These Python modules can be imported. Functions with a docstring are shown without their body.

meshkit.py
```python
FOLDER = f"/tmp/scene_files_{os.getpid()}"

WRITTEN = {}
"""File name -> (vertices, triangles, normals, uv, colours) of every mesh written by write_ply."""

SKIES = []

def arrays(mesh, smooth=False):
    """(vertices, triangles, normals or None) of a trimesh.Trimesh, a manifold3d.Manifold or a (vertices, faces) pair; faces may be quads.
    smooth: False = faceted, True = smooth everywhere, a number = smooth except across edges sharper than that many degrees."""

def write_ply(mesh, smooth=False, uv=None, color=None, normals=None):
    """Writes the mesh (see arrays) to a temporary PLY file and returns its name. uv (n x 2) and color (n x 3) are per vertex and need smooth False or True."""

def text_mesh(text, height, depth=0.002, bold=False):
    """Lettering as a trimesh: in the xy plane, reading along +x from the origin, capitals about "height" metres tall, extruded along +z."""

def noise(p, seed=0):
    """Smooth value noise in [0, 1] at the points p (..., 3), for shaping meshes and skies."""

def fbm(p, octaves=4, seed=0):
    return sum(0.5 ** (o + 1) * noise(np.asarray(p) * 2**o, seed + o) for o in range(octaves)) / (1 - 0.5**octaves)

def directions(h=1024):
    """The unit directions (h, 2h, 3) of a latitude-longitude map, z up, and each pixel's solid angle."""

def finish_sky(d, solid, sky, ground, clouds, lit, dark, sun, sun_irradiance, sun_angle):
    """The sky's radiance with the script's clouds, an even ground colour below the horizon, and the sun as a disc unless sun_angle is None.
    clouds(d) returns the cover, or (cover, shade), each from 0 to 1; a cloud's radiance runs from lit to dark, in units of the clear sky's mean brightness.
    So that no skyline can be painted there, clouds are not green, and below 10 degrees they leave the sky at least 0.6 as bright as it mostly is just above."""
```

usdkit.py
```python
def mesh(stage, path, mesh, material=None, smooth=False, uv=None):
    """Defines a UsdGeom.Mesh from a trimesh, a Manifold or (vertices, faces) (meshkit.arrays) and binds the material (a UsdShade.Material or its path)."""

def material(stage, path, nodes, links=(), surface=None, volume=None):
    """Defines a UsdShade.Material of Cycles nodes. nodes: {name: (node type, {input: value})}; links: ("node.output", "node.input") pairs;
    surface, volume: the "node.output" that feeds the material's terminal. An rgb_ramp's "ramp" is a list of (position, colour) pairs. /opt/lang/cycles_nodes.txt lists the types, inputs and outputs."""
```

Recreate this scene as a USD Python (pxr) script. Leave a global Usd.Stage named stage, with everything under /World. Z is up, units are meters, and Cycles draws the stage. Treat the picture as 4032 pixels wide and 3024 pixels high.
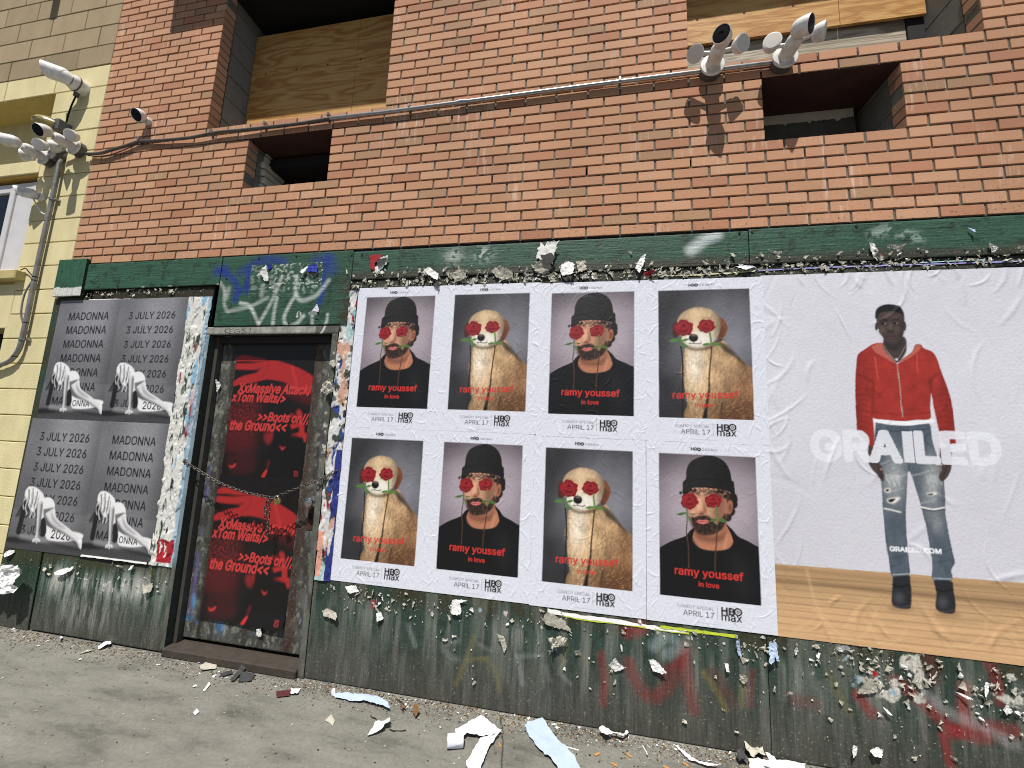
import math, numpy as np, trimesh, shapely, shapely.affinity, usdkit, meshkit
from shapely.geometry import Polygon, LineString, box as sbox
from shapely.ops import unary_union
from scipy.ndimage import gaussian_filter
from scipy.spatial import Delaunay
from pxr import Usd, UsdGeom, UsdLux, UsdShade, Sdf, Gf, Vt

stage = Usd.Stage.CreateInMemory()
UsdGeom.SetStageUpAxis(stage, UsdGeom.Tokens.z)
UsdGeom.SetStageMetersPerUnit(stage, 1.0)
UsdGeom.Xform.Define(stage, '/World')
UsdGeom.Scope.Define(stage, '/World/Looks')

# ---------------------------------------------------------------- camera
R = np.array([[0.98337943, 0.17750519, 0.03816808], [0.01371416, 0.13700076, -0.990476], [-0.18104368, 0.97453717, 0.1322894]])
EYE = np.array([3.6515, -2.24736, 1.47967])
F = 1514.0
cam = UsdGeom.Camera.Define(stage, '/World/camera')
m = Gf.Matrix4d(1.0)
for i, row in enumerate((R[0], -R[1], -R[2], EYE)):
    m.SetRow(i, Gf.Vec4d(*[float(v) for v in row], 1.0 if i == 3 else 0.0))
cam.AddTransformOp().Set(m)
cam.CreateHorizontalApertureAttr(36.0)
cam.CreateVerticalApertureAttr(27.0)
cam.CreateFocalLengthAttr(F / 4032 * 36.0)
cam.CreateClippingRangeAttr(Gf.Vec2f(0.05, 500))
cam.CreateExposureAttr(0.28)
# ---------------------------------------------------------------- sky and sun
SUN = np.array([-0.09, -1.0, 2.05]); SUN = SUN / np.linalg.norm(SUN)
dome = UsdLux.DomeLight.Define(stage, '/World/sky_light')
skym = usdkit.material(stage, '/World/Looks/sky', {
    'sky': ('sky_texture', {'sky_type': 'single_scattering', 'sun_disc': False, 'sun_elevation': math.asin(SUN[2]), 'sun_rotation': math.atan2(SUN[0], SUN[1]), 'aerosol_density': 1.6}),
    'bg': ('background_shader', {'strength': 0.055})}, [('sky.color', 'bg.color')], surface='bg.background')
UsdShade.MaterialBindingAPI.Apply(dome.GetPrim()).Bind(skym)
sun = UsdLux.DistantLight.Define(stage, '/World/sun')
sun.CreateIntensityAttr(1.25); sun.CreateAngleAttr(0.5); sun.CreateNormalizeAttr(True) if hasattr(sun, 'CreateNormalizeAttr') else None
sun.CreateColorAttr(Gf.Vec3f(1.0, 0.955, 0.89))
zz = SUN; xx = np.cross([0, 0, 1], zz); xx /= np.linalg.norm(xx); yy = np.cross(zz, xx)
m = Gf.Matrix4d(1.0)
for i, row in enumerate((xx, yy, zz)):
    m.SetRow(i, Gf.Vec4d(*[float(v) for v in row], 0.0))
sun.AddTransformOp().Set(m)

# ---------------------------------------------------------------- helpers
rng = np.random.default_rng(7)
def ray(px, py): return R.T @ np.array([(px - 2016) / F, (py - 1512) / F, 1.0])
def W(px, py, y=0.0):
    """Photograph pixel -> (x, z) on the vertical plane at depth y."""
    d = ray(px, py); q = EYE + d * (y - EYE[1]) / d[1]
    return np.array([q[0], q[2]])
def G(px, py, z=0.0):
    """Photograph pixel -> (x, y) on the level plane at height z."""
    d = ray(px, py); q = EYE + d * (z - EYE[2]) / d[2]
    return np.array([q[0], q[1]])
def pix(p):
    q = R @ (np.asarray(p, float) - EYE)
    return np.array([2016 + F * q[0] / q[2], 1512 + F * q[1] / q[2]])
def crop(x0, y0, s): return lambda a, b: (x0 + a * s, y0 + b * s)
def lin(*c):
    c = np.asarray(c[0] if len(c) == 1 else c, float) / 255.0
    return np.where(c <= 0.04045, c / 12.92, ((c + 0.055) / 1.055) ** 2.4)
_used = {}
def numbered(parent, name):
    k = (parent, name); n = _used.get(k, 0); _used[k] = n + 1
    return f'{parent}/{name}' if n == 0 else f'{parent}/{name}_{n:03d}'
def tag(p, label=None, cat=None, group=None, kind=None):
    p = p.GetPrim() if hasattr(p, 'GetPrim') else p
    for k, v in (('label', label), ('category', cat), ('group', group), ('kind', kind)):
        if v: p.SetCustomDataByKey(k, v)
    return p
def xf(name, parent='/World', loc=None, **t):
    x = UsdGeom.Xform.Define(stage, numbered(parent, name))
    if loc is not None: x.AddTranslateOp().Set(Gf.Vec3d(*[float(v) for v in loc]))
    if t: tag(x, **t)
    return str(x.GetPath())
def put(name, mesh, mat, parent='/World', smooth=False, col=None, tone=None, **t):
    """ONE Mesh prim. mesh: trimesh or (v, f). col: colour per vertex (primvar print)."""
    if isinstance(mesh, list): mesh = trimesh.util.concatenate(mesh)
    p = numbered(parent, name)
    if col is None:
        g = usdkit.mesh(stage, p, mesh, mat, smooth=smooth)
    else:
        v, f, n = meshkit.arrays(mesh, False)
        if smooth: n = meshkit.arrays(mesh, True)[2]
        g = UsdGeom.Mesh.Define(stage, p)
        g.CreatePointsAttr(Vt.Vec3fArray.FromNumpy(v.astype(np.float32)))
        g.CreateFaceVertexCountsAttr(Vt.IntArray.FromNumpy(np.full(len(f), 3, np.int32)))
        g.CreateFaceVertexIndicesAttr(Vt.IntArray.FromNumpy(f.astype(np.int32).ravel()))
        g.CreateSubdivisionSchemeAttr('none')
        if smooth:
            g.CreateNormalsAttr(Vt.Vec3fArray.FromNumpy(n.astype(np.float32))); g.SetNormalsInterpolation('vertex')
        UsdGeom.PrimvarsAPI(g).CreatePrimvar('print', Sdf.ValueTypeNames.Color3fArray, 'vertex').Set(Vt.Vec3fArray.FromNumpy(np.ascontiguousarray(col, np.float32)))
        UsdShade.MaterialBindingAPI.Apply(g.GetPrim()).Bind(mat)
    if t: tag(g, **t)
    return g
def bx(x0, x1, y0, y1, z0, z1, bev=0.0):
    """Box, its edges chamfered by bev."""
    b = min(bev, 0.45 * min(x1 - x0, y1 - y0, z1 - z0))
    if b <= 0:
        m = trimesh.creation.box((x1 - x0, y1 - y0, z1 - z0)); m.apply_translation(((x0 + x1) / 2, (y0 + y1) / 2, (z0 + z1) / 2)); return m
    pts = []
    for sx in (0, 1):
        for sy in (0, 1):
            for sz in (0, 1):
                c = np.array([x1 if sx else x0, y1 if sy else y0, z1 if sz else z0]); d = np.array([-b if sx else b, -b if sy else b, -b if sz else b])
                for k in range(3):
                    e = d.copy(); e[k] = 0; pts.append(c + e)
    return trimesh.convex.convex_hull(np.array(pts))
def frame_of(d):
    d = np.asarray(d, float); d = d / np.linalg.norm(d)
    a = np.cross(d, [0, 0, 1.0] if abs(d[2]) < 0.95 else [1.0, 0, 0]); a /= np.linalg.norm(a)
    return a, np.cross(d, a), d
def lathe(profile, origin, d, n=24):
    """Surface of revolution: profile [(radius, distance along d)]."""
    a, b, d = frame_of(d); pr = np.asarray(profile, float); th = np.arange(n) * 2 * np.pi / n
    ring = np.cos(th)[:, None] * a + np.sin(th)[:, None] * b
    v = np.asarray(origin, float) + (pr[:, None, 0:1] * ring[None] + pr[:, None, 1:2] * d)
    v = v.reshape(-1, 3); f = []
    for i in range(len(pr) - 1):
        for j in range(n):
            p, q = i * n + j, i * n + (j + 1) % n
            f += [[p, p + n, q], [q, p + n, q + n]]
    t = trimesh.Trimesh(v, np.array(f), process=False); t.merge_vertices(); t.update_faces(t.nondegenerate_faces()); t.fix_normals()
    return t
def cyl(p, q, r, n=16, r2=None):
    p, q = np.asarray(p, float), np.asarray(q, float); L = np.linalg.norm(q - p); r2 = r if r2 is None else r2
    return lathe([(0, 0), (r, 0), (r2, L), (0, L)], p, q - p, n)
def spline(pts, n=10):
    """Catmull-Rom through the points."""
    p = np.asarray(pts, float); p = np.vstack([2 * p[0] - p[1], p, 2 * p[-1] - p[-2]]); out = []
    for i in range(1, len(p) - 2):
        for t in np.linspace(0, 1, n, endpoint=False):
            a, b, c, d = p[i - 1:i + 3]
            out.append(0.5 * ((2 * b) + (c - a) * t + (2 * a - 5 * b + 4 * c - d) * t * t + (3 * b - a - 3 * c + d) * t ** 3))
    out.append(p[-2]); return np.array(out)
def tube(pts, r, sides=10, closed=False):
    p = np.asarray(pts, float); r = np.broadcast_to(np.asarray(r, float), (len(p),))
    t = (np.roll(p, -1, 0) - np.roll(p, 1, 0)) if closed else np.gradient(p, axis=0)
    t /= np.linalg.norm(t, axis=1, keepdims=True) + 1e-12
    a = np.cross(t[0], [0, 0, 1.0]);  a = a if np.linalg.norm(a) > 0.1 else np.cross(t[0], [1.0, 0, 0]); A = []
    for k in t:
        a = a - k * (a @ k); a = a / (np.linalg.norm(a) + 1e-12); A.append(a)
    A = np.array(A); B = np.cross(t, A); th = np.arange(sides) * 2 * np.pi / sides
    v = p[:, None] + r[:, None, None] * (np.cos(th)[None, :, None] * A[:, None] + np.sin(th)[None, :, None] * B[:, None])
    n, f = len(p), []
    for i in range(n if closed else n - 1):
        for j in range(sides):
            i2 = (i + 1) % n; a0, a1, b0, b1 = i * sides + j, i * sides + (j + 1) % sides, i2 * sides + j, i2 * sides + (j + 1) % sides
            f += [[a0, a1, b1], [a0, b1, b0]]
    v = v.reshape(-1, 3)
    if not closed:
        for e, s in ((0, 1), (n - 1, -1)):
            for j in range(1, sides - 1):
                tri = [e * sides, e * sides + j, e * sides + j + 1]; f.append(tri[::-1] if s == 1 else tri)
    return trimesh.Trimesh(v, np.array(f), process=False)
def fb(x, z, s, seed=0, oct=4, sz=None):
    """Fractal noise in [0, 1] over two coordinates; s, sz: cycles per metre."""
    return meshkit.fbm(np.stack([np.asarray(x) * s, np.asarray(z) * (sz or s), np.full(np.shape(x), 3.7 + seed)], -1), oct, seed)
def sstep(a, b, x):
    t = np.clip((x - a) / (b - a), 0, 1); return t * t * (3 - 2 * t)

# ---------------------------------------------------------------- materials
LK = '/World/Looks/'
def plain(name, rgb, rough=0.6, metal=0.0, noise=0.0, scale=30, bump=0.0, bscale=120, spec=0.5, dark=0.5, **kw):
    """One colour, mottled by noise between rgb and rgb * dark, with fine relief."""
    c = lin(rgb); n = {'g': ('geometry', {}), 'p': ('principled_bsdf', {'base_color': tuple(c), 'roughness': rough, 'metallic': metal, 'specular_ior_level': spec, **kw})}
    l = []
    if noise:
        n['n'] = ('noise_texture', {'scale': scale, 'detail': 6.0, 'roughness': 0.65})
        n['r'] = ('rgb_ramp', {'ramp': [(0.5 - noise / 2, tuple(c * dark)), (0.5 + noise / 2, tuple(c))]})
        l += [('g.position', 'n.vector'), ('n.fac', 'r.fac'), ('r.color', 'p.base_color')]
    if bump:
        n['bn'] = ('noise_texture', {'scale': bscale, 'detail': 4.0}); n['b'] = ('bump', {'strength': 1.0, 'distance': bump})
        l += [('g.position', 'bn.vector'), ('bn.fac', 'b.height'), ('b.normal', 'p.normal')]
    return usdkit.material(stage, LK + name, n, l, surface='p.BSDF')
M = {}
M['white_plastic'] = plain('white_plastic', (230, 229, 226), 0.45, noise=0.4, scale=26, dark=0.62)
M['lens_black'] = plain('lens_black', (12, 11, 12), 0.5, spec=0.15)
M['lamp_lens'] = plain('lamp_lens', (196, 190, 182), 0.5)
M['dark_plastic'] = plain('dark_plastic', (88, 88, 88), 0.55, noise=0.4, scale=30)
M['galvanised'] = plain('galvanised', (186, 186, 186), 0.33, 0.85, noise=0.5, scale=25, dark=0.6)
M['old_pipe'] = plain('old_pipe', (150, 148, 145), 0.5, 0.45, noise=0.5, scale=18, dark=0.5, bump=0.001, bscale=60)
M['cable'] = plain('cable', (96, 88, 80), 0.6, noise=0.4, scale=20)
M['rust'] = plain('rust', (74, 42, 32), 0.85, noise=0.5, scale=18, dark=0.35, bump=0.002, bscale=80)
M['dark_steel'] = plain('dark_steel', (38, 31, 29), 0.8, noise=0.5, scale=12)
M['chain_steel'] = plain('chain_steel', (120, 112, 104), 0.42, 0.75, noise=0.5, scale=70, dark=0.35)
M['brass'] = plain('brass', (186, 168, 112), 0.35, 0.8, noise=0.4, scale=60)
M['steel'] = plain('steel', (190, 188, 184), 0.25, 0.9, noise=0.4, scale=60, dark=0.6)
M['amber'] = plain('amber', (196, 182, 120), 0.25, noise=0.4, scale=20, transmission_weight=0.35)
M['dark'] = plain('dark', (24, 20, 18), 0.9, noise=0.5, scale=8)
M['red_dark'] = plain('red_dark', (70, 40, 34), 0.9, noise=0.5, scale=8)
M['tar_paper'] = plain('tar_paper', (84, 80, 72), 0.9, noise=0.5, scale=14)
M['white_frame'] = plain('white_frame', (206, 204, 205), 0.4, noise=0.3, scale=10, dark=0.9)
M['glass'] = usdkit.material(stage, LK + 'glass', {'f': ('fresnel', {'IOR': 1.5}), 't': ('transparent_bsdf', {'color': (0.6, 0.62, 0.6)}), 'g': ('glossy_bsdf', {'roughness': 0.03, 'color': (0.9, 0.9, 0.9)}), 'm': ('mix_closure', {})},
    [('f.fac', 'm.fac'), ('t.BSDF', 'm.closure1'), ('g.BSDF', 'm.closure2')], surface='m.closure')
M['leaf'] = plain('leaf', (120, 86, 52), 0.8, noise=0.6, scale=40, dark=0.5)
M['tan_butt'] = plain('tan_butt', (196, 140, 74), 0.8, noise=0.4, scale=200, dark=0.7)
M['twig'] = plain('twig', (52, 42, 34), 0.9, noise=0.4, scale=50)
def paper(name, rgb, dark=0.86, rough=0.7):
    return plain(name, rgb, rough, noise=0.5, scale=45, dark=dark, bump=0.0008, bscale=160, spec=0.3)
M['paper_white'] = paper('paper_white', (226, 226, 224))
M['paper_old'] = paper('paper_old', (188, 184, 170), 0.7)
M['paper_blue'] = paper('paper_blue', (176, 192, 220))
M['paper_lilac'] = paper('paper_lilac', (222, 222, 236))
M['paper_grey'] = paper('paper_grey', (66, 66, 68), 0.6)
M['paper_red'] = paper('paper_red', (150, 34, 42)); M['paper_maroon'] = paper('paper_maroon', (78, 36, 42))
M['paper_royal'] = paper('paper_royal', (32, 48, 150))

def print_mat(name, rough, bump, bscale, grain=None, gfac=0.0, spec=0.4, fleck=0.0, gb=0.0):
    """Colour from the primvar print; optional wood grain (mapping scale) that varies tone and relief."""
    n = {'a': ('attribute', {'attribute': 'print'}), 'g': ('geometry', {}), 'p': ('principled_bsdf', {'roughness': rough, 'specular_ior_level': spec}),
         'bn': ('noise_texture', {'scale': bscale, 'detail': 5.0}), 'b': ('bump', {'strength': 1.0, 'distance': bump})}
    l = [('g.position', 'bn.vector'), ('b.normal', 'p.normal')]
    if grain:
        n['mp'] = ('mapping', {'scale': grain}); n['gn'] = ('noise_texture', {'scale': 1.0, 'detail': 5.0, 'roughness': 0.6})
        n['mr'] = ('map_range', {'from_min': 0.3, 'from_max': 0.7, 'to_min': 1 - gfac, 'to_max': 1 + gfac * 0.6}); n['mx'] = ('mix_color', {'blend_type': 'multiply', 'fac': 1.0})
        n['ad'] = ('math', {'math_type': 'multiply_add', 'value2': gb})
        l += [('g.position', 'mp.vector'), ('mp.vector', 'gn.vector'), ('gn.fac', 'mr.value'), ('a.color', 'mx.a'), ('mr.result', 'mx.b'), ('gn.fac', 'ad.value1'), ('bn.fac', 'ad.value3'), ('ad.value', 'b.height')]
        last = 'mx.result'
    else:
        l += [('bn.fac', 'b.height')]; last = 'a.color'
    if fleck:
        n['fn'] = ('noise_texture', {'scale': 95.0, 'detail': 3.0}); n['fr'] = ('rgb_ramp', {'ramp': [(0.66, (0, 0, 0)), (0.72, (fleck,) * 3)]}); n['fm'] = ('mix_color', {'b': tuple(lin(176, 174, 164))})
        l += [('g.position', 'fn.vector'), ('fn.fac', 'fr.fac'), ('fr.color', 'fm.fac'), (last, 'fm.a')]; last = 'fm.result'
    return usdkit.material(stage, LK + name, n, l + [(last, 'p.base_color')], surface='p.BSDF')
M['poster'] = print_mat('poster', 0.48, 0.0012, 70)
M['door_poster'] = print_mat('door_poster', 0.42, 0.0012, 60)
M['grain_v'] = print_mat('grain_v', 0.7, 0.003, 60, (110, 40, 7), 0.38, 0.3, fleck=0.5, gb=1.4)
M['grain_h'] = print_mat('grain_h', 0.6, 0.003, 60, (6, 40, 100), 0.3, 0.3, fleck=0.25, gb=1.2)
M['old_paint'] = print_mat('old_paint', 0.6, 0.003, 50, (30, 30, 9), 0.35, 0.4, fleck=0.35)
M['scrap'] = print_mat('scrap', 0.7, 0.0008, 120)
M['block'] = print_mat('block', 0.9, 0.003, 220, (7, 7, 3), 0.12, 0.2, gb=0.2)
# ---------------------------------------------------------------- print on paper: colours computed on the sheet's own mesh
_tx = {}
def _glyphs(s, bold):
    t = meshkit.text_mesh(s, 1.0, 0.01, bold); v = t.vertices; tri = t.faces[(v[t.faces][:, :, 2] > 0.009).all(1)]
    return unary_union([Polygon(v[i][:, :2]).buffer(0.002) for i in tri])
def text_poly(s, bold=False):
    """Lettering as a shape; the capital I is a plain bar."""
    k = (s, bold)
    if k not in _tx:
        if 'I' not in s: _tx[k] = _glyphs(s, bold)
        else:
            x, out, bar, gap = 0.0, [], (0.225 if bold else 0.145), (0.13 if bold else 0.17)
            for i, part in enumerate(s.split('I')):
                if i: x += gap * (x > 0); out.append(sbox(x, 0, x + bar, 1.0)); x += bar + gap
                if part.strip():
                    lead = len(part) - len(part.lstrip()); x += 0.3 * lead; g = _glyphs(part.strip(), bold); b0 = g.bounds
                    out.append(shapely.affinity.translate(g, x - b0[0], 0)); x += b0[2] - b0[0]
            _tx[k] = unary_union(out)
    return _tx[k]
def homography(src, dst):
    A = []
    for (x, y), (u, v) in zip(src, dst):
        A += [[x, y, 1, 0, 0, 0, -u * x, -u * y, -u], [0, 0, 0, x, y, 1, -v * x, -v * y, -v]]
    return np.linalg.svd(np.array(A))[2][-1].reshape(3, 3)
def hmap(h, a, b):
    d = h[2, 0] * a + h[2, 1] * b + h[2, 2]
    return (h[0, 0] * a + h[0, 1] * b + h[0, 2]) / d, (h[1, 0] * a + h[1, 1] * b + h[1, 2]) / d
class Art:
    """A sheet w x h metres sampled at twice its mesh step. Sheet coordinates: x right, z up. Drawing coordinates (a, b): those of a sketch, b down, tied to the sheet by four corners."""
    def __init__(s, w, h, step, sheet4, draw4, bg):
        s.nx, s.nz = int(round(w / step)) + 1, int(round(h / step)) + 1
        s.w, s.h = w, h
        xs, zs = np.linspace(0, w, 2 * s.nx), np.linspace(0, h, 2 * s.nz)
        s.x, s.z = np.meshgrid(xs, zs); s.d = xs[1]
        s.H = homography(sheet4, draw4); s.Hi = np.linalg.inv(s.H)
        s.a, s.b = hmap(s.H, s.x, s.z)
        u = np.hypot(s.a[0, 1] - s.a[0, 0], s.b[0, 1] - s.b[0, 0]); u2 = np.hypot(s.a[-1, -1] - s.a[-1, -2], s.b[-1, -1] - s.b[-1, -2])
        s.k = 2.0 / (u + u2)          # samples per drawing unit
        s.img = np.zeros(s.x.shape + (3,)) + lin(bg)
    def mask(s, poly, blur=0.0, sheet=False):
        X, Y = (s.x, s.z) if sheet else (s.a, s.b)
        g = poly if hasattr(poly, 'bounds') else Polygon(poly).buffer(0)
        m = np.zeros(X.shape, np.float32)
        if g.is_empty: return m
        x0, y0, x1, y1 = g.bounds
        i = (X >= x0) & (X <= x1) & (Y >= y0) & (Y <= y1)
        if i.any():
            shapely.prepare(g); m[i] = shapely.contains_xy(g, X[i], Y[i])
        if blur: m = gaussian_filter(m, max(0.3, blur * s.k if not sheet else blur / s.d))
        return m
    def put(s, m, rgb, alpha=1.0):
        m = (m * alpha)[..., None]; s.img = s.img * (1 - m) + (lin(rgb) if np.ndim(rgb) < 2 and not isinstance(rgb, np.ndarray) else rgb) * m
    def fill(s, pts, rgb, blur=0.0, alpha=1.0, smooth=True, clip=None):
        p = Polygon(spline(list(pts) + [pts[0]], 6)).buffer(0) if smooth and not hasattr(pts, 'bounds') else pts
        m = s.mask(p, blur)
        if clip is not None: m = m * clip
        s.put(m, rgb, alpha); return m
    def ell(s, c, rx, ry, rgb, blur=0.0, alpha=1.0, rot=0.0, clip=None):
        t = np.linspace(0, 2 * np.pi, 28); c0, s0 = math.cos(rot), math.sin(rot)
        p = [(c[0] + rx * math.cos(q) * c0 - ry * math.sin(q) * s0, c[1] + rx * math.cos(q) * s0 + ry * math.sin(q) * c0) for q in t]
        return s.fill(Polygon(p), rgb, blur, alpha, clip=clip)
    def line(s, pts, w, rgb, blur=0.0, alpha=1.0, clip=None):
        return s.fill(LineString(spline(pts, 6)).buffer(w / 2), rgb, blur, alpha, clip=clip)
    def gain(s, g): s.img = s.img * (g[..., None] if np.ndim(g) == 2 else g)
    def text(s, t, p0, p1, rgb, bold=False, alpha=1.0, shear=0.0, high=None, sheet=False, fat=0.0):
        """Lettering whose baseline runs from p0 to p1 (drawing coordinates, or sheet ones). high: cap height over what the width gives."""
        q0, q1 = (p0, p1) if sheet else (hmap(s.Hi, *p0), hmap(s.Hi, *p1))
        g = text_poly(t, bold); x0, _, x1, _ = g.bounds
        if fat: g = g.buffer(fat, join_style='mitre')
        k = (q1[0] - q0[0]) / (x1 - x0); kz = k * (high or 1.0); sl = (q1[1] - q0[1]) / (q1[0] - q0[0])
        g = shapely.affinity.affine_transform(g, [k, shear * kz, k * sl, kz, q0[0] - x0 * k, q0[1]])
        m = s.mask(g, 0.4 * s.d, sheet=True); s.put(m, rgb, alpha); return m
    def colours(s):
        i = s.img.reshape(s.nz, 2, s.nx, 2, 3).mean((1, 3)); return np.clip(i, 0.002, 0.9)

def n2(s, f, seed, oct=4, fz=None): return fb(s.x, s.z, f, seed, oct, fz)

def art_man(s):
    sk, sk2 = (190, 143, 116), (112, 72, 56)
    im = [(43, 57), (564, 82), (595, 879), (48, 815)]
    box = s.mask(Polygon(im))
    bgn = n2(s, 7, 1); base = lin(150, 140, 149) * (0.75 + 0.5 * bgn)[..., None]
    rad = np.hypot((s.a - 330) / 420, (s.b - 360) / 430); base = base * (1.15 - 0.75 * sstep(0.35, 1.05, rad))[..., None]
    base = base * np.where(s.b < 200, 0.62 + 0.38 * sstep(60, 230, s.b), 1)[..., None]
    s.put(box, base)
    F = lambda *a, **k: s.fill(*a, clip=box, **k)
    # hair behind
    for c, r in (((440, 300), 26), ((448, 335), 20), ((430, 372), 24), ((415, 405), 20), ((400, 300), 34), ((395, 350), 30), ((183, 265), 14), ((160, 272), 8), ((452, 312), 16)):
        s.ell(c, r, r * 1.1, (22, 17, 16), 2, clip=box)
    F([(225, 470), (222, 520), (258, 565), (330, 590), (415, 580), (445, 540), (432, 500), (402, 430), (300, 440)], (176, 116, 88), blur=2)
    s.fill([(230, 470), (300, 500), (380, 490), (405, 440), (400, 520), (330, 540), (250, 520)], (96, 58, 44), 9, 0.7, clip=box)
    s.line([(410, 500), (395, 575)], 14, (205, 150, 120), 5, 0.5, clip=box)
    F([(190, 262), (200, 248), (300, 240), (392, 258), (404, 300), (412, 360), (400, 420), (380, 465), (340, 490), (290, 496), (250, 482), (226, 445), (206, 392), (194, 330)], sk, blur=1.5)
    s.fill([(330, 260), (404, 270), (412, 360), (396, 430), (350, 460), (330, 380), (345, 320)], sk2, 14, 0.75, clip=box)
    s.ell((424, 350), 17, 38, (158, 100, 76), 2, rot=0.1, clip=box); s.ell((426, 352), 8, 22, (92, 52, 42), 4, 0.8, clip=box)
    s.line([(192, 290), (230, 268), (262, 285)], 10, (34, 24, 22), 4, 0.8, clip=box); s.line([(290, 285), (340, 268), (380, 292)], 11, (30, 21, 20), 4, 0.8, clip=box)
    s.ell((262, 335), 13, 38, (224, 172, 138), 7, 0.8, clip=box); s.ell((228, 375), 14, 12, (222, 160, 128), 8, 0.6, clip=box)
    s.fill([(280, 300), (292, 340), (300, 372), (285, 384), (282, 350)], (120, 72, 54), 5, 0.8, clip=box)
    s.ell((268, 378), 24, 10, (150, 92, 72), 4, 0.9, clip=box); s.ell((255, 372), 9, 8, (216, 160, 132), 3, 0.8, clip=box); s.ell((272, 384), 14, 4, (60, 34, 30), 2, 0.8, clip=box)
    beard = s.mask(Polygon(spline([(212, 392), (232, 402), (262, 392), (300, 392), (330, 412), (352, 440), (380, 410), (402, 380), (404, 425), (384, 468), (340, 494), (288, 500), (246, 486), (222, 446), (212, 392)], 6)).buffer(0), 4)
    s.put(np.clip(beard * box * (0.7 + 0.55 * n2(s, 260, 2, 2)), 0, 1), (30, 21, 19))
    s.ell((277, 426), 36, 11, (44, 24, 22), 3, 0.6, clip=box)
    F([(243, 424), (262, 416), (278, 419), (296, 416), (314, 426), (290, 438), (264, 437)], (202, 112, 104), blur=1.5); s.line([(243, 424), (278, 426), (314, 426)], 2.5, (110, 44, 44), 1, clip=box)
    for c, r_ in (((186, 272), 15), ((196, 262), 13), ((178, 288), 8), ((400, 292), 12), ((214, 254), 11), ((236, 258), 9), ((384, 268), 13), ((364, 264), 10)): s.ell(c, r_, r_, (24, 18, 17), 2, .95, clip=box)
    s.fill([(196, 330), (206, 392), (226, 445), (246, 480), (222, 460), (202, 410), (190, 350)], (110, 68, 52), 5, .7, clip=box)
    # shirt
    F([(20, 585), (60, 556), (110, 530), (160, 512), (192, 498), (212, 472), (236, 462), (226, 520), (262, 566), (330, 582), (412, 574), (442, 540), (430, 492), (404, 440), (440, 470), (470, 505), (520, 530), (575, 560), (640, 590), (640, 920), (20, 920)], (13, 13, 15), blur=1, )
    s.line([(226, 515), (262, 566), (330, 582), (412, 574), (443, 540)], 5, (40, 38, 40), 2, 0.7, clip=box)
    s.fill([(420, 600), (500, 620), (540, 800), (470, 820)], (34, 34, 38), 26, 0.5, clip=box)
    # beanie
    bp = [(172, 262), (173, 215), (188, 196), (192, 150), (210, 110), (252, 84), (312, 72), (362, 84), (402, 112), (426, 156), (436, 205), (448, 218), (452, 292), (428, 272), (392, 258), (300, 246), (228, 246), (190, 258)]
    bm = F(bp, (29, 28, 28), blur=1)
    rib = 0.78 + 0.45 * n2(s, 90, 3, 3, 14); s.img = np.where(bm[..., None] > 0.5, s.img * rib[..., None] * (1.25 - 0.6 * sstep(240, 430, s.a))[..., None], s.img)
    s.line([(174, 222), (240, 202), (310, 200), (380, 206), (446, 226)], 7, (18, 17, 17), 3, 0.7, clip=box)
    for i in range(26):
        t = i / 25; s.line([(190 + t * 205, 250 + 9 * math.sin(i * 2.1)), (197 + t * 205, 262 + 8 * math.cos(i * 1.7)), (188 + t * 205, 270 + 6 * math.sin(i))], 4, (24, 18, 17), 1, 0.9, clip=box)
    roses(s, [((208, 316), 46, 43), ((336, 315), 46, 38)], box)
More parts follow.
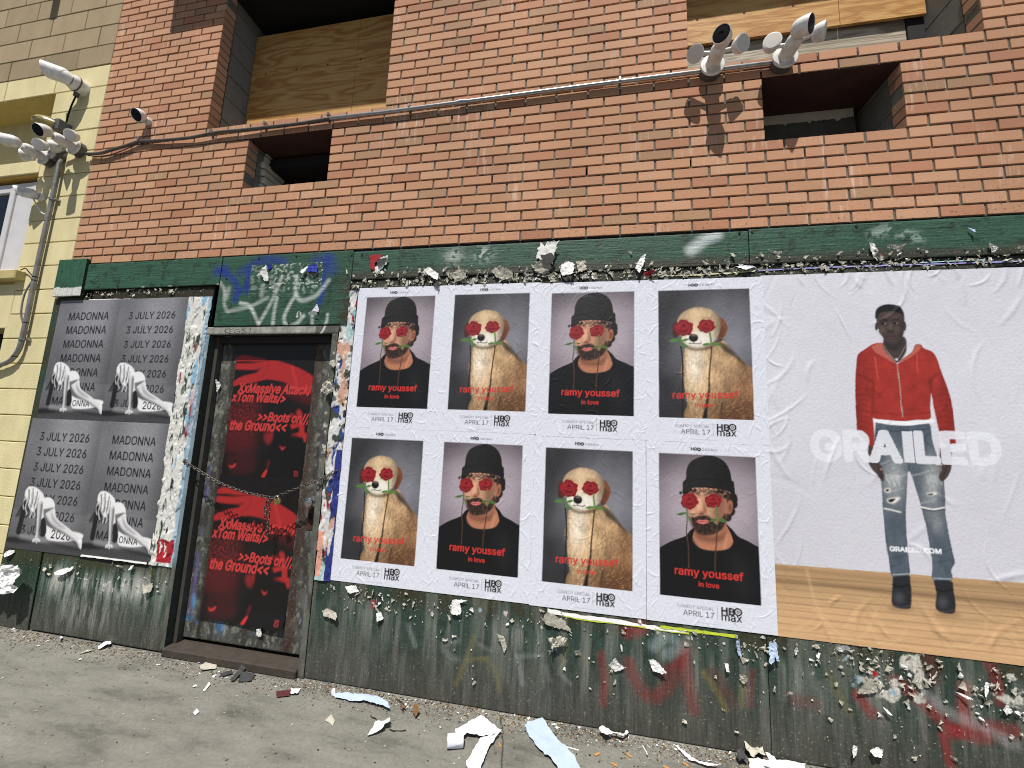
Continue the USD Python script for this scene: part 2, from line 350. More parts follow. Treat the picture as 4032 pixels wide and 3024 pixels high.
    s.line([(193, 360), (196, 420), (192, 480), (202, 560), (203, 672)], 6, (74, 52, 40), 1, clip=box); s.line([(193, 358), (196, 430)], 7, (88, 112, 60), 1.5, clip=box)
    s.line([(352, 350), (358, 440), (354, 520), (346, 620), (345, 690)], 7, (72, 48, 38), 1, clip=box); s.line([(350, 345), (358, 440)], 8, (96, 122, 66), 1.5, clip=box)
    for pts in ([(133, 388), (160, 377), (196, 378), (165, 392)], [(203, 382), (225, 382), (243, 388), (222, 390)], [(200, 395), (215, 410), (218, 428), (205, 415)], [(313, 426), (330, 410), (356, 416), (335, 427)], [(362, 416), (385, 408), (410, 430), (385, 430)]):
        F(pts, (72, 104, 52), blur=1)
    hbo_text(s, (128, 703), (498, 745), (256, 771), (367, 784))
def roses(s, spots, box):
    for c, rx, ry in spots:
        t = np.linspace(0, 2 * np.pi, 40); r = 1 + 0.07 * np.sin(t * 5 + c[0]) + 0.05 * np.sin(t * 9)
        p = Polygon(np.stack([c[0] + rx * r * np.cos(t), c[1] + ry * r * np.sin(t)], 1)).buffer(0)
        s.fill(p, (138, 26, 34), 1, clip=box)
        s.ell((c[0] - rx * 0.1, c[1] + ry * 0.55), rx * 0.8, ry * 0.4, (108, 16, 26), 4, 0.8, clip=box)
        for j, (q, w) in enumerate(((0.86, 3.2), (0.66, 3), (0.46, 2.6), (0.26, 2.2))):
            tt = np.linspace(0.4 + j * 1.9, 0.4 + j * 1.9 + 4.4, 14)
            cx, cy = c[0] + 0.04 * rx * j, c[1] - ry * 0.12 * j * 0.7
            s.line(np.stack([cx + rx * q * np.cos(tt), cy + ry * q * 0.92 * np.sin(tt)], 1), w, (64, 6, 14), 1.2, 0.9, clip=box)
            s.line(np.stack([cx + rx * (q - 0.1) * np.cos(tt + 0.2), cy + ry * (q - 0.1) * 0.92 * np.sin(tt + 0.2)], 1), w, (198, 56, 60), 1.4, 0.75, clip=box)
        s.ell((c[0] + 2, c[1] - ry * 0.3), rx * 0.14, ry * 0.14, (70, 6, 14), 1.5, clip=box)
def hbo_text(s, a, b, c, d):
    red = (196, 52, 48)
    s.text('ramy youssef', a, b, red, bold=True); s.text('in love', c, d, red, bold=True)
    # below and above the picture, in sheet coordinates (from the left and bottom edges)
    k = (26, 26, 30)
    s.text('COMEDY SPECIAL', (0.150, 0.0815), (0.327, 0.0815), (84, 84, 92), sheet=True); s.text('APRIL 17', (0.180, 0.0455), (0.327, 0.0455), k, sheet=True, high=1.05)
    s.put(s.mask(sbox(0.3415, 0.041, 0.343, 0.106), sheet=True), (110, 110, 116))
    m = s.text('HB', (0.361, 0.0705), (0.423, 0.0705), k, bold=True, sheet=True, fat=0.035, high=0.9)
    O = shapely.Point(0.4385, 0.0885); s.put(s.mask(O.buffer(0.0195), 0.4 * s.d, sheet=True), k); s.put(s.mask(O.buffer(0.0115).difference(O.buffer(0.0075)), 0.3 * s.d, sheet=True), (226, 226, 228)); s.put(s.mask(O.buffer(0.003), 0.3 * s.d, sheet=True), (226, 226, 228))
    s.text('max', (0.361, 0.0415), (0.456, 0.0415), k, bold=True, sheet=True)
    s.put(s.mask(sbox(0.246, 0.0175, 0.359, 0.0186), sheet=True), (150, 150, 156))
    zt = 0.8795; s.text('HB', (0.2317, zt), (0.262, zt), k, bold=True, sheet=True, fat=0.03)
    O = shapely.Point(0.2715, zt + 0.008); s.put(s.mask(O.buffer(0.0102).difference(O.buffer(0.0035)), 0.4 * s.d, sheet=True), k)
    s.text('ORIGINAL', (0.287, zt + 0.0005), (0.368, zt + 0.0005), (70, 70, 76), sheet=True)
def art_dog(s):
    box = s.mask(Polygon([(41, 66), (557, 55), (587, 792), (46, 775)]))
    n = n2(s, 9, 11); base = lin(106, 106, 113) * (0.45 + 1.1 * n)[..., None]
    rad = np.hypot((s.a - 400) / 330, (s.b - 400) / 400); base = base * (1.25 - 1.0 * sstep(0.25, 1.15, rad))[..., None]
    base = np.where((s.b > 420)[..., None], base * (1 - 0.35 * sstep(420, 700, s.b))[..., None], base); s.put(box, base)
    F = lambda *a, **k: s.fill(*a, clip=box, **k)
    body = [(188, 392), (230, 372), (330, 372), (402, 346), (440, 380), (472, 420), (512, 452), (560, 492), (600, 560), (600, 800), (214, 790), (208, 700), (192, 620), (184, 560), (170, 505), (182, 440)]
    fur = s.mask(Polygon(spline(body + [body[0]], 6)).buffer(0), 3) * box
    fn = np.clip((n2(s, 150, 12, 3, 48) - 0.5) * 1.1 + 0.5, 0.1, 1); f2 = np.clip((n2(s, 24, 13, 3, 14) - 0.5) * 1.5 + 0.5, 0, 1)
    def mixc(c, rgb, w): w = np.clip(w, 0, 1)[..., None]; return c * (1 - w) + lin(rgb) * w
    col = np.zeros_like(s.img) + lin(194, 161, 122)
    col = mixc(col, (140, 103, 72), sstep(320, 560, s.a + 0.45 * (s.b - 430) - 50)); col = mixc(col, (100, 66, 43), sstep(580, 760, s.b) * (0.5 + 0.45 * sstep(300, 480, s.a)))
    col = mixc(col, (232, 218, 196), 1.2 * np.exp(-((s.a - 248) / 50) ** 2 - ((s.b - 470) / 115) ** 2)); col = mixc(col, (110, 84, 60), 0.8 * sstep(205, 182, s.a))
    col = col * (0.62 + 0.72 * fn)[..., None] * (0.55 + 0.85 * f2)[..., None]
    s.put(np.clip((fur - 0.35 + 0.5 * (fn - 0.5)) * 3, 0, 1), col)
    r = np.random.default_rng(4); bp_ = Polygon(body).buffer(0); shapely.prepare(bp_)
    for _ in range(1500):
        a_, b_ = r.uniform(172, 600), r.uniform(380, 788)
        if not bp_.contains(shapely.Point(a_, b_)): continue
        L_, t_ = r.uniform(8, 18), r.normal(1.5, 0.45) + 0.25 * math.sin(b_ * .05 + a_ * .03); q = [(a_, b_), (a_ + L_ * .5 * math.cos(t_) + r.normal(0, 2.5), b_ + L_ * .5 * math.sin(t_)), (a_ + L_ * math.cos(t_ + .5), b_ + L_ * math.sin(t_ + .5))]
        lit = r.random() < (.62 if a_ < 330 and b_ < 620 else .42); s.line(q, r.uniform(2, 4), ((238, 218, 184) if a_ < 330 else (206, 164, 116)) if lit else (66, 42, 28), 0, r.uniform(.14, .36), clip=box)
    s.fill([(392, 350), (432, 372), (500, 440), (540, 490), (470, 440), (410, 400), (385, 372)], (28, 26, 28), 6, 0.85, clip=box)
    # ears and head
    F([(138, 236), (124, 262), (126, 322), (150, 326), (162, 300), (158, 250)], (62, 40, 31), blur=2)
    F([(378, 214), (410, 226), (434, 268), (426, 306), (400, 348), (376, 336), (372, 280)], (118, 70, 46), blur=2); s.fill([(386, 268), (410, 262), (416, 310), (392, 338), (380, 320)], (88, 48, 34), 6, 0.8, clip=box)
    hd = [(150, 250), (152, 228), (172, 196), (216, 170), (268, 160), (326, 168), (372, 196), (394, 240), (386, 308), (356, 352), (312, 376), (262, 386), (214, 376), (178, 344), (156, 300)]
    hm = s.mask(Polygon(spline(hd + [hd[0]], 6)).buffer(0), 2.5) * box
    col = lin(206, 178, 142) * (0.66 + 0.6 * fn)[..., None] * (0.8 + 0.35 * f2)[..., None] * (1 - 0.45 * sstep(0.55, 1.05, np.hypot((s.a - 262) / 125, (s.b - 255) / 118)))[..., None]
    mz = np.clip(np.exp(-((s.a - 262) / 88) ** 2 - ((s.b - 338) / 46) ** 2) * 1.5, 0, 1)[..., None]; col = col * (1 - mz) + lin(232, 226, 214) * (0.75 + 0.4 * fn)[..., None] * mz
    col = np.clip(col, 0, .8); rs = sstep(330, 400, s.a)[..., None] * 0.6; col = col * (1 - rs * 0.6); s.put(hm, col)
    s.fill([(205, 374), (260, 388), (330, 372), (390, 330), (400, 352), (340, 392), (260, 404), (205, 392)], (58, 44, 36), 5, 0.75, clip=box)
    s.ell((242, 330), 27, 23, (14, 13, 14), 1.5, clip=box); s.ell((238, 318), 10, 5, (86, 86, 90), 3, 0.8, clip=box)
    s.line([(242, 350), (240, 360), (215, 362)], 4, (34, 26, 24), 1.5, clip=box); s.line([(240, 360), (268, 364), (288, 358)], 5, (40, 30, 28), 2, clip=box)
    s.line([(250, 180), (256, 240), (250, 300)], 26, (226, 200, 160), 10, 0.6); s.ell((186, 232), 30, 9, (150, 108, 72), 6, 0.6); s.ell((318, 222), 34, 9, (150, 108, 72), 6, 0.6)
    roses(s, [((186, 275), 54, 46), ((314, 264), 49, 37)], box)
    s.line([(172, 318), (170, 380), (178, 440), (182, 520), (180, 620), (183, 772)], 8, (32, 24, 22), 1.2, clip=box); s.line([(171, 316), (171, 372)], 8, (92, 128, 62), 1.5, clip=box)
    s.line([(334, 300), (343, 370), (336, 480), (328, 600)], 9, (74, 52, 36), 1.2, clip=box); s.line([(333, 298), (344, 372)], 9, (98, 136, 66), 1.5, clip=box)
    s.fill([(332, 560), (336, 620), (324, 720), (318, 790), (292, 790), (310, 700)], (26, 22, 20), 3, clip=box); s.fill([(398, 700), (412, 690), (408, 790), (390, 790)], (54, 36, 26), 6, 0.7, clip=box)
    for p in ([(100, 348), (128, 335), (166, 342), (130, 354)], [(172, 346), (196, 334), (218, 338), (192, 350)], [(172, 352), (190, 362), (202, 384), (182, 376)], [(286, 370), (310, 360), (340, 362), (312, 376)], [(348, 358), (372, 356), (402, 376), (372, 374)]):
        F(p, (78, 122, 54), blur=1)
    hbo_text(s, (124, 668), (493, 668), (253, 718), (360, 718))
def art_kneeling(s, words):
    """Grey stage photograph with rows of dark lettering and a kneeling figure leaning on one hand."""
    dx = dy = 0
    g = lin(128, 128, 133); n = n2(s, 160, 21, 2); c = n2(s, 3, 22)
    u = s.x / s.w; v = s.z / s.h
    k = (0.62 + 0.5 * c) * (1.15 - 0.55 * sstep(0.72, 1.0, u)) * (0.72 + 0.4 * sstep(0.1, 0.5, u)) * (1.05 - 0.35 * sstep(0.9, 0.4, v)) * (0.9 + 0.1 * sstep(0.97, 0.8, v)) * (0.72 + 0.55 * n)
    s.img = g * k[..., None]
    fl = sstep(0.292, 0.286, v) * 0.45; s.img = s.img * (1 - 0.2 * fl[..., None]) + lin(112, 112, 114) * (fl * sstep(0.1, 0.28, v) * 0.5 * (0.5 + n2(s, 30, 23, 3, 120)))[..., None]
    zs = [0.826 - 0.1185 * i for i in range(7)]
    for i, z in enumerate(zs):
        x0, x1 = (0.19, 0.82) if words == 'MADONNA' else (0.16, 0.83)
        s.text(words, (x0 * s.w, z * s.h), (x1 * s.w, z * s.h), (22, 21, 28), sheet=True, high=1.08, fat=0.022)
    P = lambda pts: [(a + dx, b + dy) for a, b in pts]
    low = s.mask(Polygon(P([(500, 838), (760, 850), (1060, 885), (1100, 960), (480, 960)])), 5); s.put(low, lin(62, 62, 64) * (0.5 + n)[..., None])
    s.fill(P([(545, 838), (640, 832), (760, 846), (700, 864), (560, 872)]), (10, 10, 11), 5, 0.9); s.fill(P([(780, 846), (940, 850), (1050, 872), (1040, 884), (900, 872)]), (14, 14, 15), 6, 0.9)
    s.fill(P([(640, 806), (760, 820), (840, 836), (760, 846), (640, 836)]), (150, 150, 152), 7, 0.6)
    s.fill(P([(660, 560), (642, 640), (624, 740), (612, 806), (640, 812), (656, 740), (676, 640), (690, 590)]), (18, 18, 20), 2)
    s.fill(P([(604, 690), (625, 660), (650, 600), (672, 560), (668, 640), (640, 690), (612, 704)]), (26, 26, 28), 4, 0.7)
    wh, md = (226, 226, 228), (150, 150, 152)
    s.fill(P([(797, 736), (860, 758), (960, 762), (1040, 772), (1052, 792), (1020, 812), (940, 830), (850, 834), (812, 818)]), wh, 2.5)
    if words == 'MADONNA': s.text('ONNA', (816, 814), (944, 818), (26, 26, 30), high=1.08, fat=0.022)
    else: s.text('2026', (842, 818), (966, 822), (26, 26, 30), high=1.08, fat=0.022)
    s.fill(P([(770, 690), (800, 700), (812, 770), (800, 806), (776, 808)]), (34, 34, 36), 3)
    s.fill(P([(800, 660), (858, 626), (878, 690), (958, 746), (1018, 792), (1046, 826), (1052, 866), (1030, 862), (1006, 826), (930, 780), (852, 748), (816, 704)]), (214, 214, 216), 1.5)
    s.fill(P([(806, 670), (846, 726), (940, 778), (1010, 824), (1034, 862), (1004, 836), (920, 786), (842, 754), (812, 712)]), (44, 44, 46), 5, 0.75)
    s.fill(P([(766, 580), (796, 564), (832, 564), (856, 590), (860, 626), (826, 640), (802, 664), (788, 700), (768, 690)]), wh, 1.5)
    s.fill(P([(786, 640), (856, 622), (830, 646), (806, 664), (792, 690)]), (60, 60, 62), 3, 0.85)
    s.fill(P([(664, 528), (682, 504), (716, 500), (756, 518), (784, 548), (786, 586), (760, 612), (744, 606), (738, 640), (718, 664), (698, 650), (676, 608), (660, 566)]), wh, 2)
    for a, b in (((690, 520), (672, 600)), ((706, 540), (700, 640)), ((730, 560), (722, 640)), ((752, 560), (742, 606)), ((680, 600), (706, 640)), ((716, 600), (730, 655))):
        s.line(P([a, ((a[0] + b[0]) / 2 + 5, (a[1] + b[1]) / 2), b]), 5, (96, 96, 98), 2.5, 0.75)
    s.fill(P([(664, 560), (686, 620), (714, 668), (690, 660), (668, 610)]), (24, 24, 26), 4, 0.7)
    s.fill(P([(748, 600), (780, 588), (782, 640), (774, 700), (764, 780), (768, 834), (740, 834), (748, 780), (746, 690)]), (196, 196, 198), 1.5)
    s.fill(P([(768, 610), (782, 600), (778, 690), (768, 780), (768, 834), (758, 830), (760, 740)]), (84, 84, 86), 3, 0.8)
    s.fill(P([(728, 832), (768, 830), (776, 846), (762, 850), (752, 860), (742, 852), (730, 856), (722, 848)]), (206, 206, 208), 1.5)
    for q in (736, 748, 760): s.line(P([(q, 842), (q - 2, 858)]), 3, (40, 40, 42), 1)
    s.ell((1034 + dx, 815 + dy), 12, 18, (230, 230, 232), 2)
    for q in ([(676, 600), (668, 640), (680, 680)], [(700, 640), (708, 672), (698, 700)], [(722, 640), (732, 676), (722, 700)], [(660, 580), (650, 620), (658, 650)]): s.line(P(q), 6, (206, 206, 208), 1.5, .9)
    for q in ([(684, 520), (690, 570), (680, 620)], [(712, 512), (716, 570), (708, 630)], [(744, 530), (738, 580), (728, 620)], [(690, 660), (690, 690)], [(738, 640), (742, 700), (738, 760)], [(640, 640), (618, 680), (604, 700)], [(656, 600), (636, 650), (622, 668)]): s.line(P(q), 7, (30, 30, 32), 2, .8)
    s.fill(P([(782, 692), (802, 704), (812, 770), (804, 806), (778, 808)]), (22, 22, 24), 2); s.fill(P([(836, 640), (870, 700), (940, 752), (900, 744), (850, 706)]), (120, 120, 122), 5, .7)
def art_hand(s):
    """Red on black: a hand laid across the top, a second face below, slanted lettering."""
    s.img[:] = lin(19, 16, 17); n = n2(s, 120, 31, 3, 200); n1 = n2(s, 22, 32)
    s.img *= (0.75 + 0.5 * n1)[..., None]
    R1, R2 = (156, 36, 38), (92, 24, 27)
    s.put(s.mask(Polygon([(150, 370), (330, 372), (330, 520), (250, 640), (140, 600)]), 22) * np.clip((n - 0.36) * 3.2, 0, 1), (112, 28, 32))
    s.put(s.mask(Polygon([(150, 520), (300, 540), (310, 640), (240, 660), (150, 640)]), 22), (74, 20, 24), 0.85)
    s.fill([(150, 690), (240, 640), (300, 650), (300, 745), (190, 760)], (54, 18, 21), 12, 0.9)
    s.fill([(165, 716), (185, 722), (206, 704), (198, 726), (176, 732)], (176, 52, 48), 3); s.fill([(190, 690), (215, 696), (200, 706)], (14, 10, 10), 3)
    s.fill([(208, 148), (240, 134), (320, 150), (370, 160), (340, 172), (260, 166), (206, 168)], R1, 3)
    s.fill([(206, 178), (280, 174), (352, 168), (410, 166), (480, 184), (560, 218), (618, 262), (612, 342), (560, 330), (510, 320), (470, 286), (420, 272), (360, 268), (300, 282), (230, 292), (190, 300), (186, 280), (240, 248), (320, 228), (300, 216), (204, 210)], R1, 2.5)
    s.fill([(200, 214), (290, 218), (330, 208), (350, 200), (310, 226), (240, 238), (196, 250)], (20, 12, 13), 5)
    s.fill([(206, 168), (300, 172), (372, 164), (300, 180), (206, 178)], (40, 12, 14), 3, 0.8)
    s.fill([(440, 290), (520, 322), (600, 340), (600, 400), (520, 370), (440, 330)], (80, 20, 24), 12, 0.8); s.line([(380, 172), (372, 220), (330, 262)], 5, (120, 24, 28), 4, 0.7); s.line([(505, 200), (520, 262), (530, 300)], 6, (220, 74, 70), 5, 0.5)
    s.fill([(480, 462), (500, 446), (520, 458), (522, 474), (490, 470)], (120, 30, 32), 3); s.fill([(524, 440), (538, 426), (552, 440), (556, 470), (536, 474)], R1, 4)
    s.fill([(492, 506), (560, 494), (568, 510), (566, 548), (582, 552), (580, 596), (566, 600), (556, 572), (498, 572), (496, 556), (540, 548), (540, 516), (500, 530)], (160, 38, 40), 2.5, smooth=False)
    s.fill([(352, 560), (372, 545), (388, 560), (394, 600), (372, 606), (358, 590)], (120, 30, 33), 6); s.fill([(388, 540), (402, 552), (398, 590), (388, 580)], R1, 4, 0.8)
    s.fill([(400, 560), (470, 540), (560, 600), (570, 800), (330, 800), (340, 700), (380, 640)], (14, 12, 13), 8, 0.9)
    s.fill([(434, 614), (450, 640), (468, 618), (452, 626)], (170, 44, 46), 2.5); s.fill([(366, 738), (372, 745), (352, 784), (334, 784), (350, 760)], (186, 46, 46), 2.5); s.fill([(376, 690), (386, 700), (368, 740), (366, 720)], (80, 22, 24), 4)
    s.put(s.mask(Polygon([(511, 745), (532, 746), (532, 776), (509, 775)])), (118, 34, 36)); s.put(s.mask(Polygon([(515, 751), (528, 752), (528, 770), (514, 769)])) * (n > 0.5), (60, 16, 18))
    T = (184, 54, 53); sh = 0.2
    s.text('XxMassive Attack/.', (212, 333), (612, 348), T, True, shear=sh, high=1.28, fat=0.03); s.text('xTom Waits/>', (180, 380), (464, 390), T, True, shear=sh, high=1.22, fat=0.03)
    s.text('>>Boots on///', (318, 483), (594, 500), T, True, shear=sh, high=1.25, fat=0.03); s.text('the Ground<<', (165, 530), (466, 542), T, True, shear=sh, high=1.25, fat=0.03)
def art_fashion(s):
    """Young man in a red hoodie and torn jeans on a pale studio ground over a plank floor."""
    n = n2(s, 120, 41, 2); c = n2(s, 2.2, 42)
    s.img = lin(206, 206, 215) * ((0.92 + 0.16 * c) * (0.95 + 0.1 * n))[..., None]
    s.img *= (1 - 0.07 * sstep(500, 900, s.b))[..., None]
    fl = (s.z < 0.338 + 0.018 * s.x / 1.2)
    v = s.z; pl = lin(190, 154, 114) * (0.72 + 0.5 * n2(s, 4, 43, 4, 120))[..., None] * (0.88 + 0.3 * sstep(0.3, 0.05, v))[..., None]
    dark = np.exp(-((v - 0.262) / 0.016) ** 2) * 0.4 + np.exp(-((v - 0.318) / 0.012) ** 2) * 0.22; pl = pl * (1 - dark)[..., None]
    for z in np.arange(0.03, 0.3, 0.032): pl = pl * (1 - 0.35 * np.exp(-((v - z - 0.012 * s.x) / 0.0022) ** 2))[..., None]
    s.img = np.where(fl[..., None], pl, s.img)
    s.ell((470, 1480), 60, 10, (110, 86, 62), 10, 0.8); s.ell((690, 1505), 62, 10, (110, 86, 62), 10, 0.8)
    skin, skd, skl = (66, 54, 52), (40, 33, 33), (96, 78, 70)
    # jeans
    J = [(352, 608), (420, 622), (520, 624), (600, 612), (616, 690), (640, 770), (662, 840), (676, 930), (680, 1040), (698, 1150), (718, 1240), (722, 1268), (706, 1300), (706, 1350), (620, 1346), (616, 1270), (598, 1150), (576, 1050), (546, 940), (506, 836), (498, 940), (494, 1050), (500, 1190), (508, 1328), (430, 1330), (414, 1248), (402, 1190), (386, 1020), (378, 900), (352, 790), (346, 700)]
    jm = s.mask(Polygon(spline(J + [J[0]], 5)).buffer(0), 1)
    wash = np.clip(np.exp(-((s.a - 440) / 50) ** 2 - ((s.b - 870) / 110) ** 2) + np.exp(-((s.a - 615) / 42) ** 2 - ((s.b - 890) / 120) ** 2) + 0.5 * np.exp(-((s.a - 640) / 30) ** 2 - ((s.b - 1085) / 50) ** 2), 0, 1)
    jc = lin(76, 86, 98) * (0.5 + 1.0 * n2(s, 60, 44, 4, 24))[..., None]; jc = jc * (1 - 0.75 * wash[..., None]) + lin(168, 172, 172) * (0.6 + 0.8 * n)[..., None] * 0.75 * wash[..., None]
    s.put(jm, jc)
    for p in ([(352, 640), (460, 652), (600, 640)],): s.line(p, 5, (46, 60, 82), 2, 0.8, clip=jm)
    for p in ([(505, 836), (512, 760), (508, 660)], [(382, 770), (372, 700), (358, 660)], [(600, 660), (580, 690), (612, 720)], [(500, 930), (508, 850)]): s.line(p, 5, (36, 46, 62), 2, 0.75, clip=jm)
    for a, b, w in ((390, 800, 30), (470, 860, 40), (560, 850, 40), (440, 930, 40), (600, 980, 36), (450, 1240, 50), (650, 1262, 60), (440, 1280, 40), (670, 1215, 40)):
        s.line([(a - w, b + 8), (a, b), (a + w, b - 14)], 5, (176, 180, 182) if b < 1000 else (40, 54, 74), 3, 0.6, clip=jm)
    s.line([(432, 1322), (506, 1318)], 5, (180, 186, 190), 1.5, 0.7); s.line([(622, 1338), (705, 1342)], 5, (180, 186, 190), 1.5, 0.7)
    for p in ([(392, 920), (418, 918), (420, 934), (398, 936)], [(404, 968), (446, 960), (468, 962), (440, 988), (410, 984)], [(590, 942), (634, 936), (630, 948), (596, 950)]):
        s.fill(p, (222, 220, 214), 4); s.fill([(a * 0.55 + p[0][0] * 0.45 + 6, b * 0.6 + p[0][1] * 0.4 + 3) for a, b in p], (26, 26, 30), 1.5)
    s.line([(566, 1006), (620, 1016), (672, 1008)], 7, (226, 226, 224), 2); s.line([(566, 1012), (620, 1024), (672, 1015)], 4, (40, 44, 52), 1.5); s.line([(392, 1012), (430, 1020), (470, 1030)], 6, (224, 222, 216), 2.5)
    for i in range(16):
        q = 396 + i * 4.6; s.line([(q, 850 + 3 * (i % 4)), (q + 6, 880 + 7 * (i % 5))], 2.2, (214, 216, 214), 1, 0.6, clip=jm); q2 = 590 + i * 4.5; s.line([(q2, 850 + 4 * (i % 3)), (q2 + 4, 890 + 6 * (i % 4))], 2.0, (206, 210, 210), 1, 0.5, clip=jm)
    # boots
    for B, o in (([(432, 1332), (506, 1326), (514, 1352), (520, 1400), (518, 1470), (496, 1482), (446, 1474), (428, 1452), (430, 1390)], 0), ([(622, 1348), (706, 1352), (716, 1390), (726, 1450), (724, 1492), (704, 1504), (650, 1494), (632, 1470), (636, 1410)], 1)):
        m = s.fill(B, (34, 35, 40), 1.5); x = 470 + 204 * o; y = 20 * o
        s.line([(x - 38, 1370 + y), (x, 1378 + y), (x + 42, 1368 + y)], 7, (14, 14, 16), 2, clip=m); s.ell((x - 8, 1430 + y), 22, 26, (72, 74, 80), 10, 0.8, clip=m); s.line([(x - 42, 1462 + y), (x, 1474 + y), (x + 44, 1466 + y)], 6, (66, 64, 64), 2, 0.8, clip=m)
    # hands and forearms
    s.fill([(318, 700), (346, 705), (356, 770), (374, 812), (388, 850), (388, 884), (374, 878), (352, 850), (332, 826), (316, 790)], skin, 1.5); s.line([(352, 800), (370, 840), (382, 874)], 4, skd, 2); s.ell((375, 829), 6, 5, (168, 120, 106), 1.5)
    s.fill([(652, 730), (700, 720), (708, 790), (702, 836), (682, 872), (658, 886), (646, 862), (660, 830), (650, 800)], skin, 1.5); s.line([(690, 800), (676, 840), (660, 872)], 4, skd, 2); s.ell((643, 828), 5, 6, (168, 120, 106), 1.5); s.line([(636, 806), (660, 808)], 5, (200, 200, 204), 1)
    # tee, hoodie
    s.fill([(338, 588), (400, 600), (500, 604), (616, 596), (620, 610), (560, 618), (490, 624), (410, 616), (346, 608)], (232, 232, 236), 1.5)
    H = [(262, 312), (272, 288), (306, 264), (332, 246), (360, 238), (388, 242), (398, 276), (428, 312), (450, 336), (474, 314), (520, 280), (536, 246), (562, 246), (576, 262), (618, 280), (638, 312), (654, 360), (680, 430), (704, 510), (718, 600), (724, 680), (722, 714), (664, 708), (650, 660), (636, 600), (618, 520), (610, 470), (606, 540), (606, 592), (540, 598), (480, 604), (400, 598), (338, 588), (334, 540), (338, 500), (336, 560), (344, 640), (344, 716), (320, 712), (268, 656), (262, 590), (256, 500), (256, 400)]
    hm = s.mask(Polygon(spline(H + [H[0]], 5)).buffer(0), 1)
    hc = lin(150, 44, 36) * (0.62 + 0.7 * n2(s, 40, 45, 4, 30))[..., None] * (1.08 - 0.3 * sstep(0.5, 1.0, np.abs(s.a - 480) / 240))[..., None]
    s.put(hm, hc)
    for p in ([(340, 420), (338, 500), (336, 580)], [(604, 400), (612, 480), (622, 540)], [(262, 384), (300, 398), (336, 420)], [(640, 384), (615, 400), (598, 430)]): s.line(p, 9, (92, 22, 18), 5, 0.7, clip=hm)
    for y in range(450, 660, 26):
        s.line([(258, y + 6), (290, y), (326, y + 10)], 6, (112, 28, 22), 4, 0.6, clip=hm); s.line([(640, y + 10), (672, y), (712, y + 8)], 6, (112, 28, 22), 4, 0.6, clip=hm)
    s.line([(352, 500), (400, 450), (440, 440)], 4, (110, 26, 22), 2.5, 0.6, clip=hm); s.line([(590, 500), (560, 456), (520, 440)], 4, (110, 26, 22), 2.5, 0.6, clip=hm); s.line([(336, 560), (480, 574), (606, 562)], 5, (112, 26, 22), 3, 0.7, clip=hm)
    s.fill([(330, 256), (362, 240), (388, 244), (400, 284), (446, 330), (440, 334), (380, 300), (348, 280)], (176, 92, 80), 2); s.fill([(534, 248), (560, 250), (556, 270), (520, 300), (462, 332), (474, 316), (520, 282)], (176, 92, 80), 2)
    s.line([(348, 300), (352, 350), (362, 410)], 5, (196, 74, 58), 1.5); s.line([(545, 290), (543, 340), (548, 376)], 5, (196, 74, 58), 1.5)
    # neck, head
    s.fill([(386, 208), (480, 208), (496, 262), (484, 298), (450, 332), (420, 304), (388, 262)], skin, 2); s.fill([(388, 214), (430, 246), (476, 212), (470, 260), (430, 276), (392, 256)], skd, 7, 0.8)
    s.line([(388, 250), (420, 296), (444, 318), (470, 290), (494, 242)], 2.2, (150, 148, 148), .8, .8); s.line([(386, 262), (424, 306), (446, 328)], 2, (140, 138, 138), .8, .7); s.fill([(443, 310), (454, 310), (453, 320), (444, 319)], (190, 190, 192), 1.2)
    s.line([(450, 336), (460, 420), (468, 500), (478, 584)], 4.5, (196, 178, 174), 1.2); s.line([(450, 336), (460, 420), (468, 500), (478, 584)], 2, (120, 90, 90), 0.6)
    s.ell((354, 162), 8, 20, skin, 1.5); s.ell((486, 160), 7, 22, skin, 1.5)
    s.fill([(350, 118), (362, 92), (416, 84), (472, 94), (484, 126), (484, 170), (476, 206), (456, 230), (428, 240), (400, 230), (378, 206), (360, 176)], skin, 1.5)
    s.fill([(346, 122), (352, 84), (380, 62), (420, 57), (458, 66), (480, 90), (485, 128), (472, 104), (420, 90), (372, 98), (354, 124)], (24, 23, 25), 2)
    s.ell((380, 178), 16, 18, skl, 8, 0.7); s.ell((456, 178), 15, 18, skl, 8, 0.55); s.ell((416, 112), 34, 12, skl, 9, 0.6); s.ell((418, 168), 8, 26, skl, 5, 0.8)
    for x, y in ((387, 148), (442, 146)):
        s.line([(x - 18, y - 14), (x, y - 18), (x + 18, y - 14)], 5, (24, 20, 20), 2); s.ell((x, y), 13, 5.5, (30, 24, 24), 1.5); s.ell((x + 4, y), 7, 3, (170, 164, 160), 1, 0.8); s.ell((x + 1, y), 4, 4, (16, 13, 13), 0.8)
    s.ell((418, 184), 15, 7, (52, 41, 40), 2.5); s.ell((410, 188), 4, 2.5, (20, 15, 15), 1); s.ell((427, 188), 4, 2.5, (20, 15, 15), 1)
    s.fill([(398, 206), (420, 200), (446, 206), (424, 218)], (82, 58, 56), 1.5); s.line([(398, 207), (422, 208), (446, 207)], 3, (30, 22, 22), 1)
    s.fill([(470, 120), (484, 140), (480, 196), (460, 222), (456, 190)], skd, 6, 0.6); s.ell((360, 178), 3.5, 4, (216, 216, 216), 1)
    # lettering
    s.text('GRAILED', (58, 780), (940, 802), (220, 222, 231), True, 0.86, high=1.0, fat=0.05)
    s.text('GRAILED.COM', (419, 437 + 773.5), (660, 450 + 773.5), (232, 234, 240), True, high=0.92, fat=0.03)
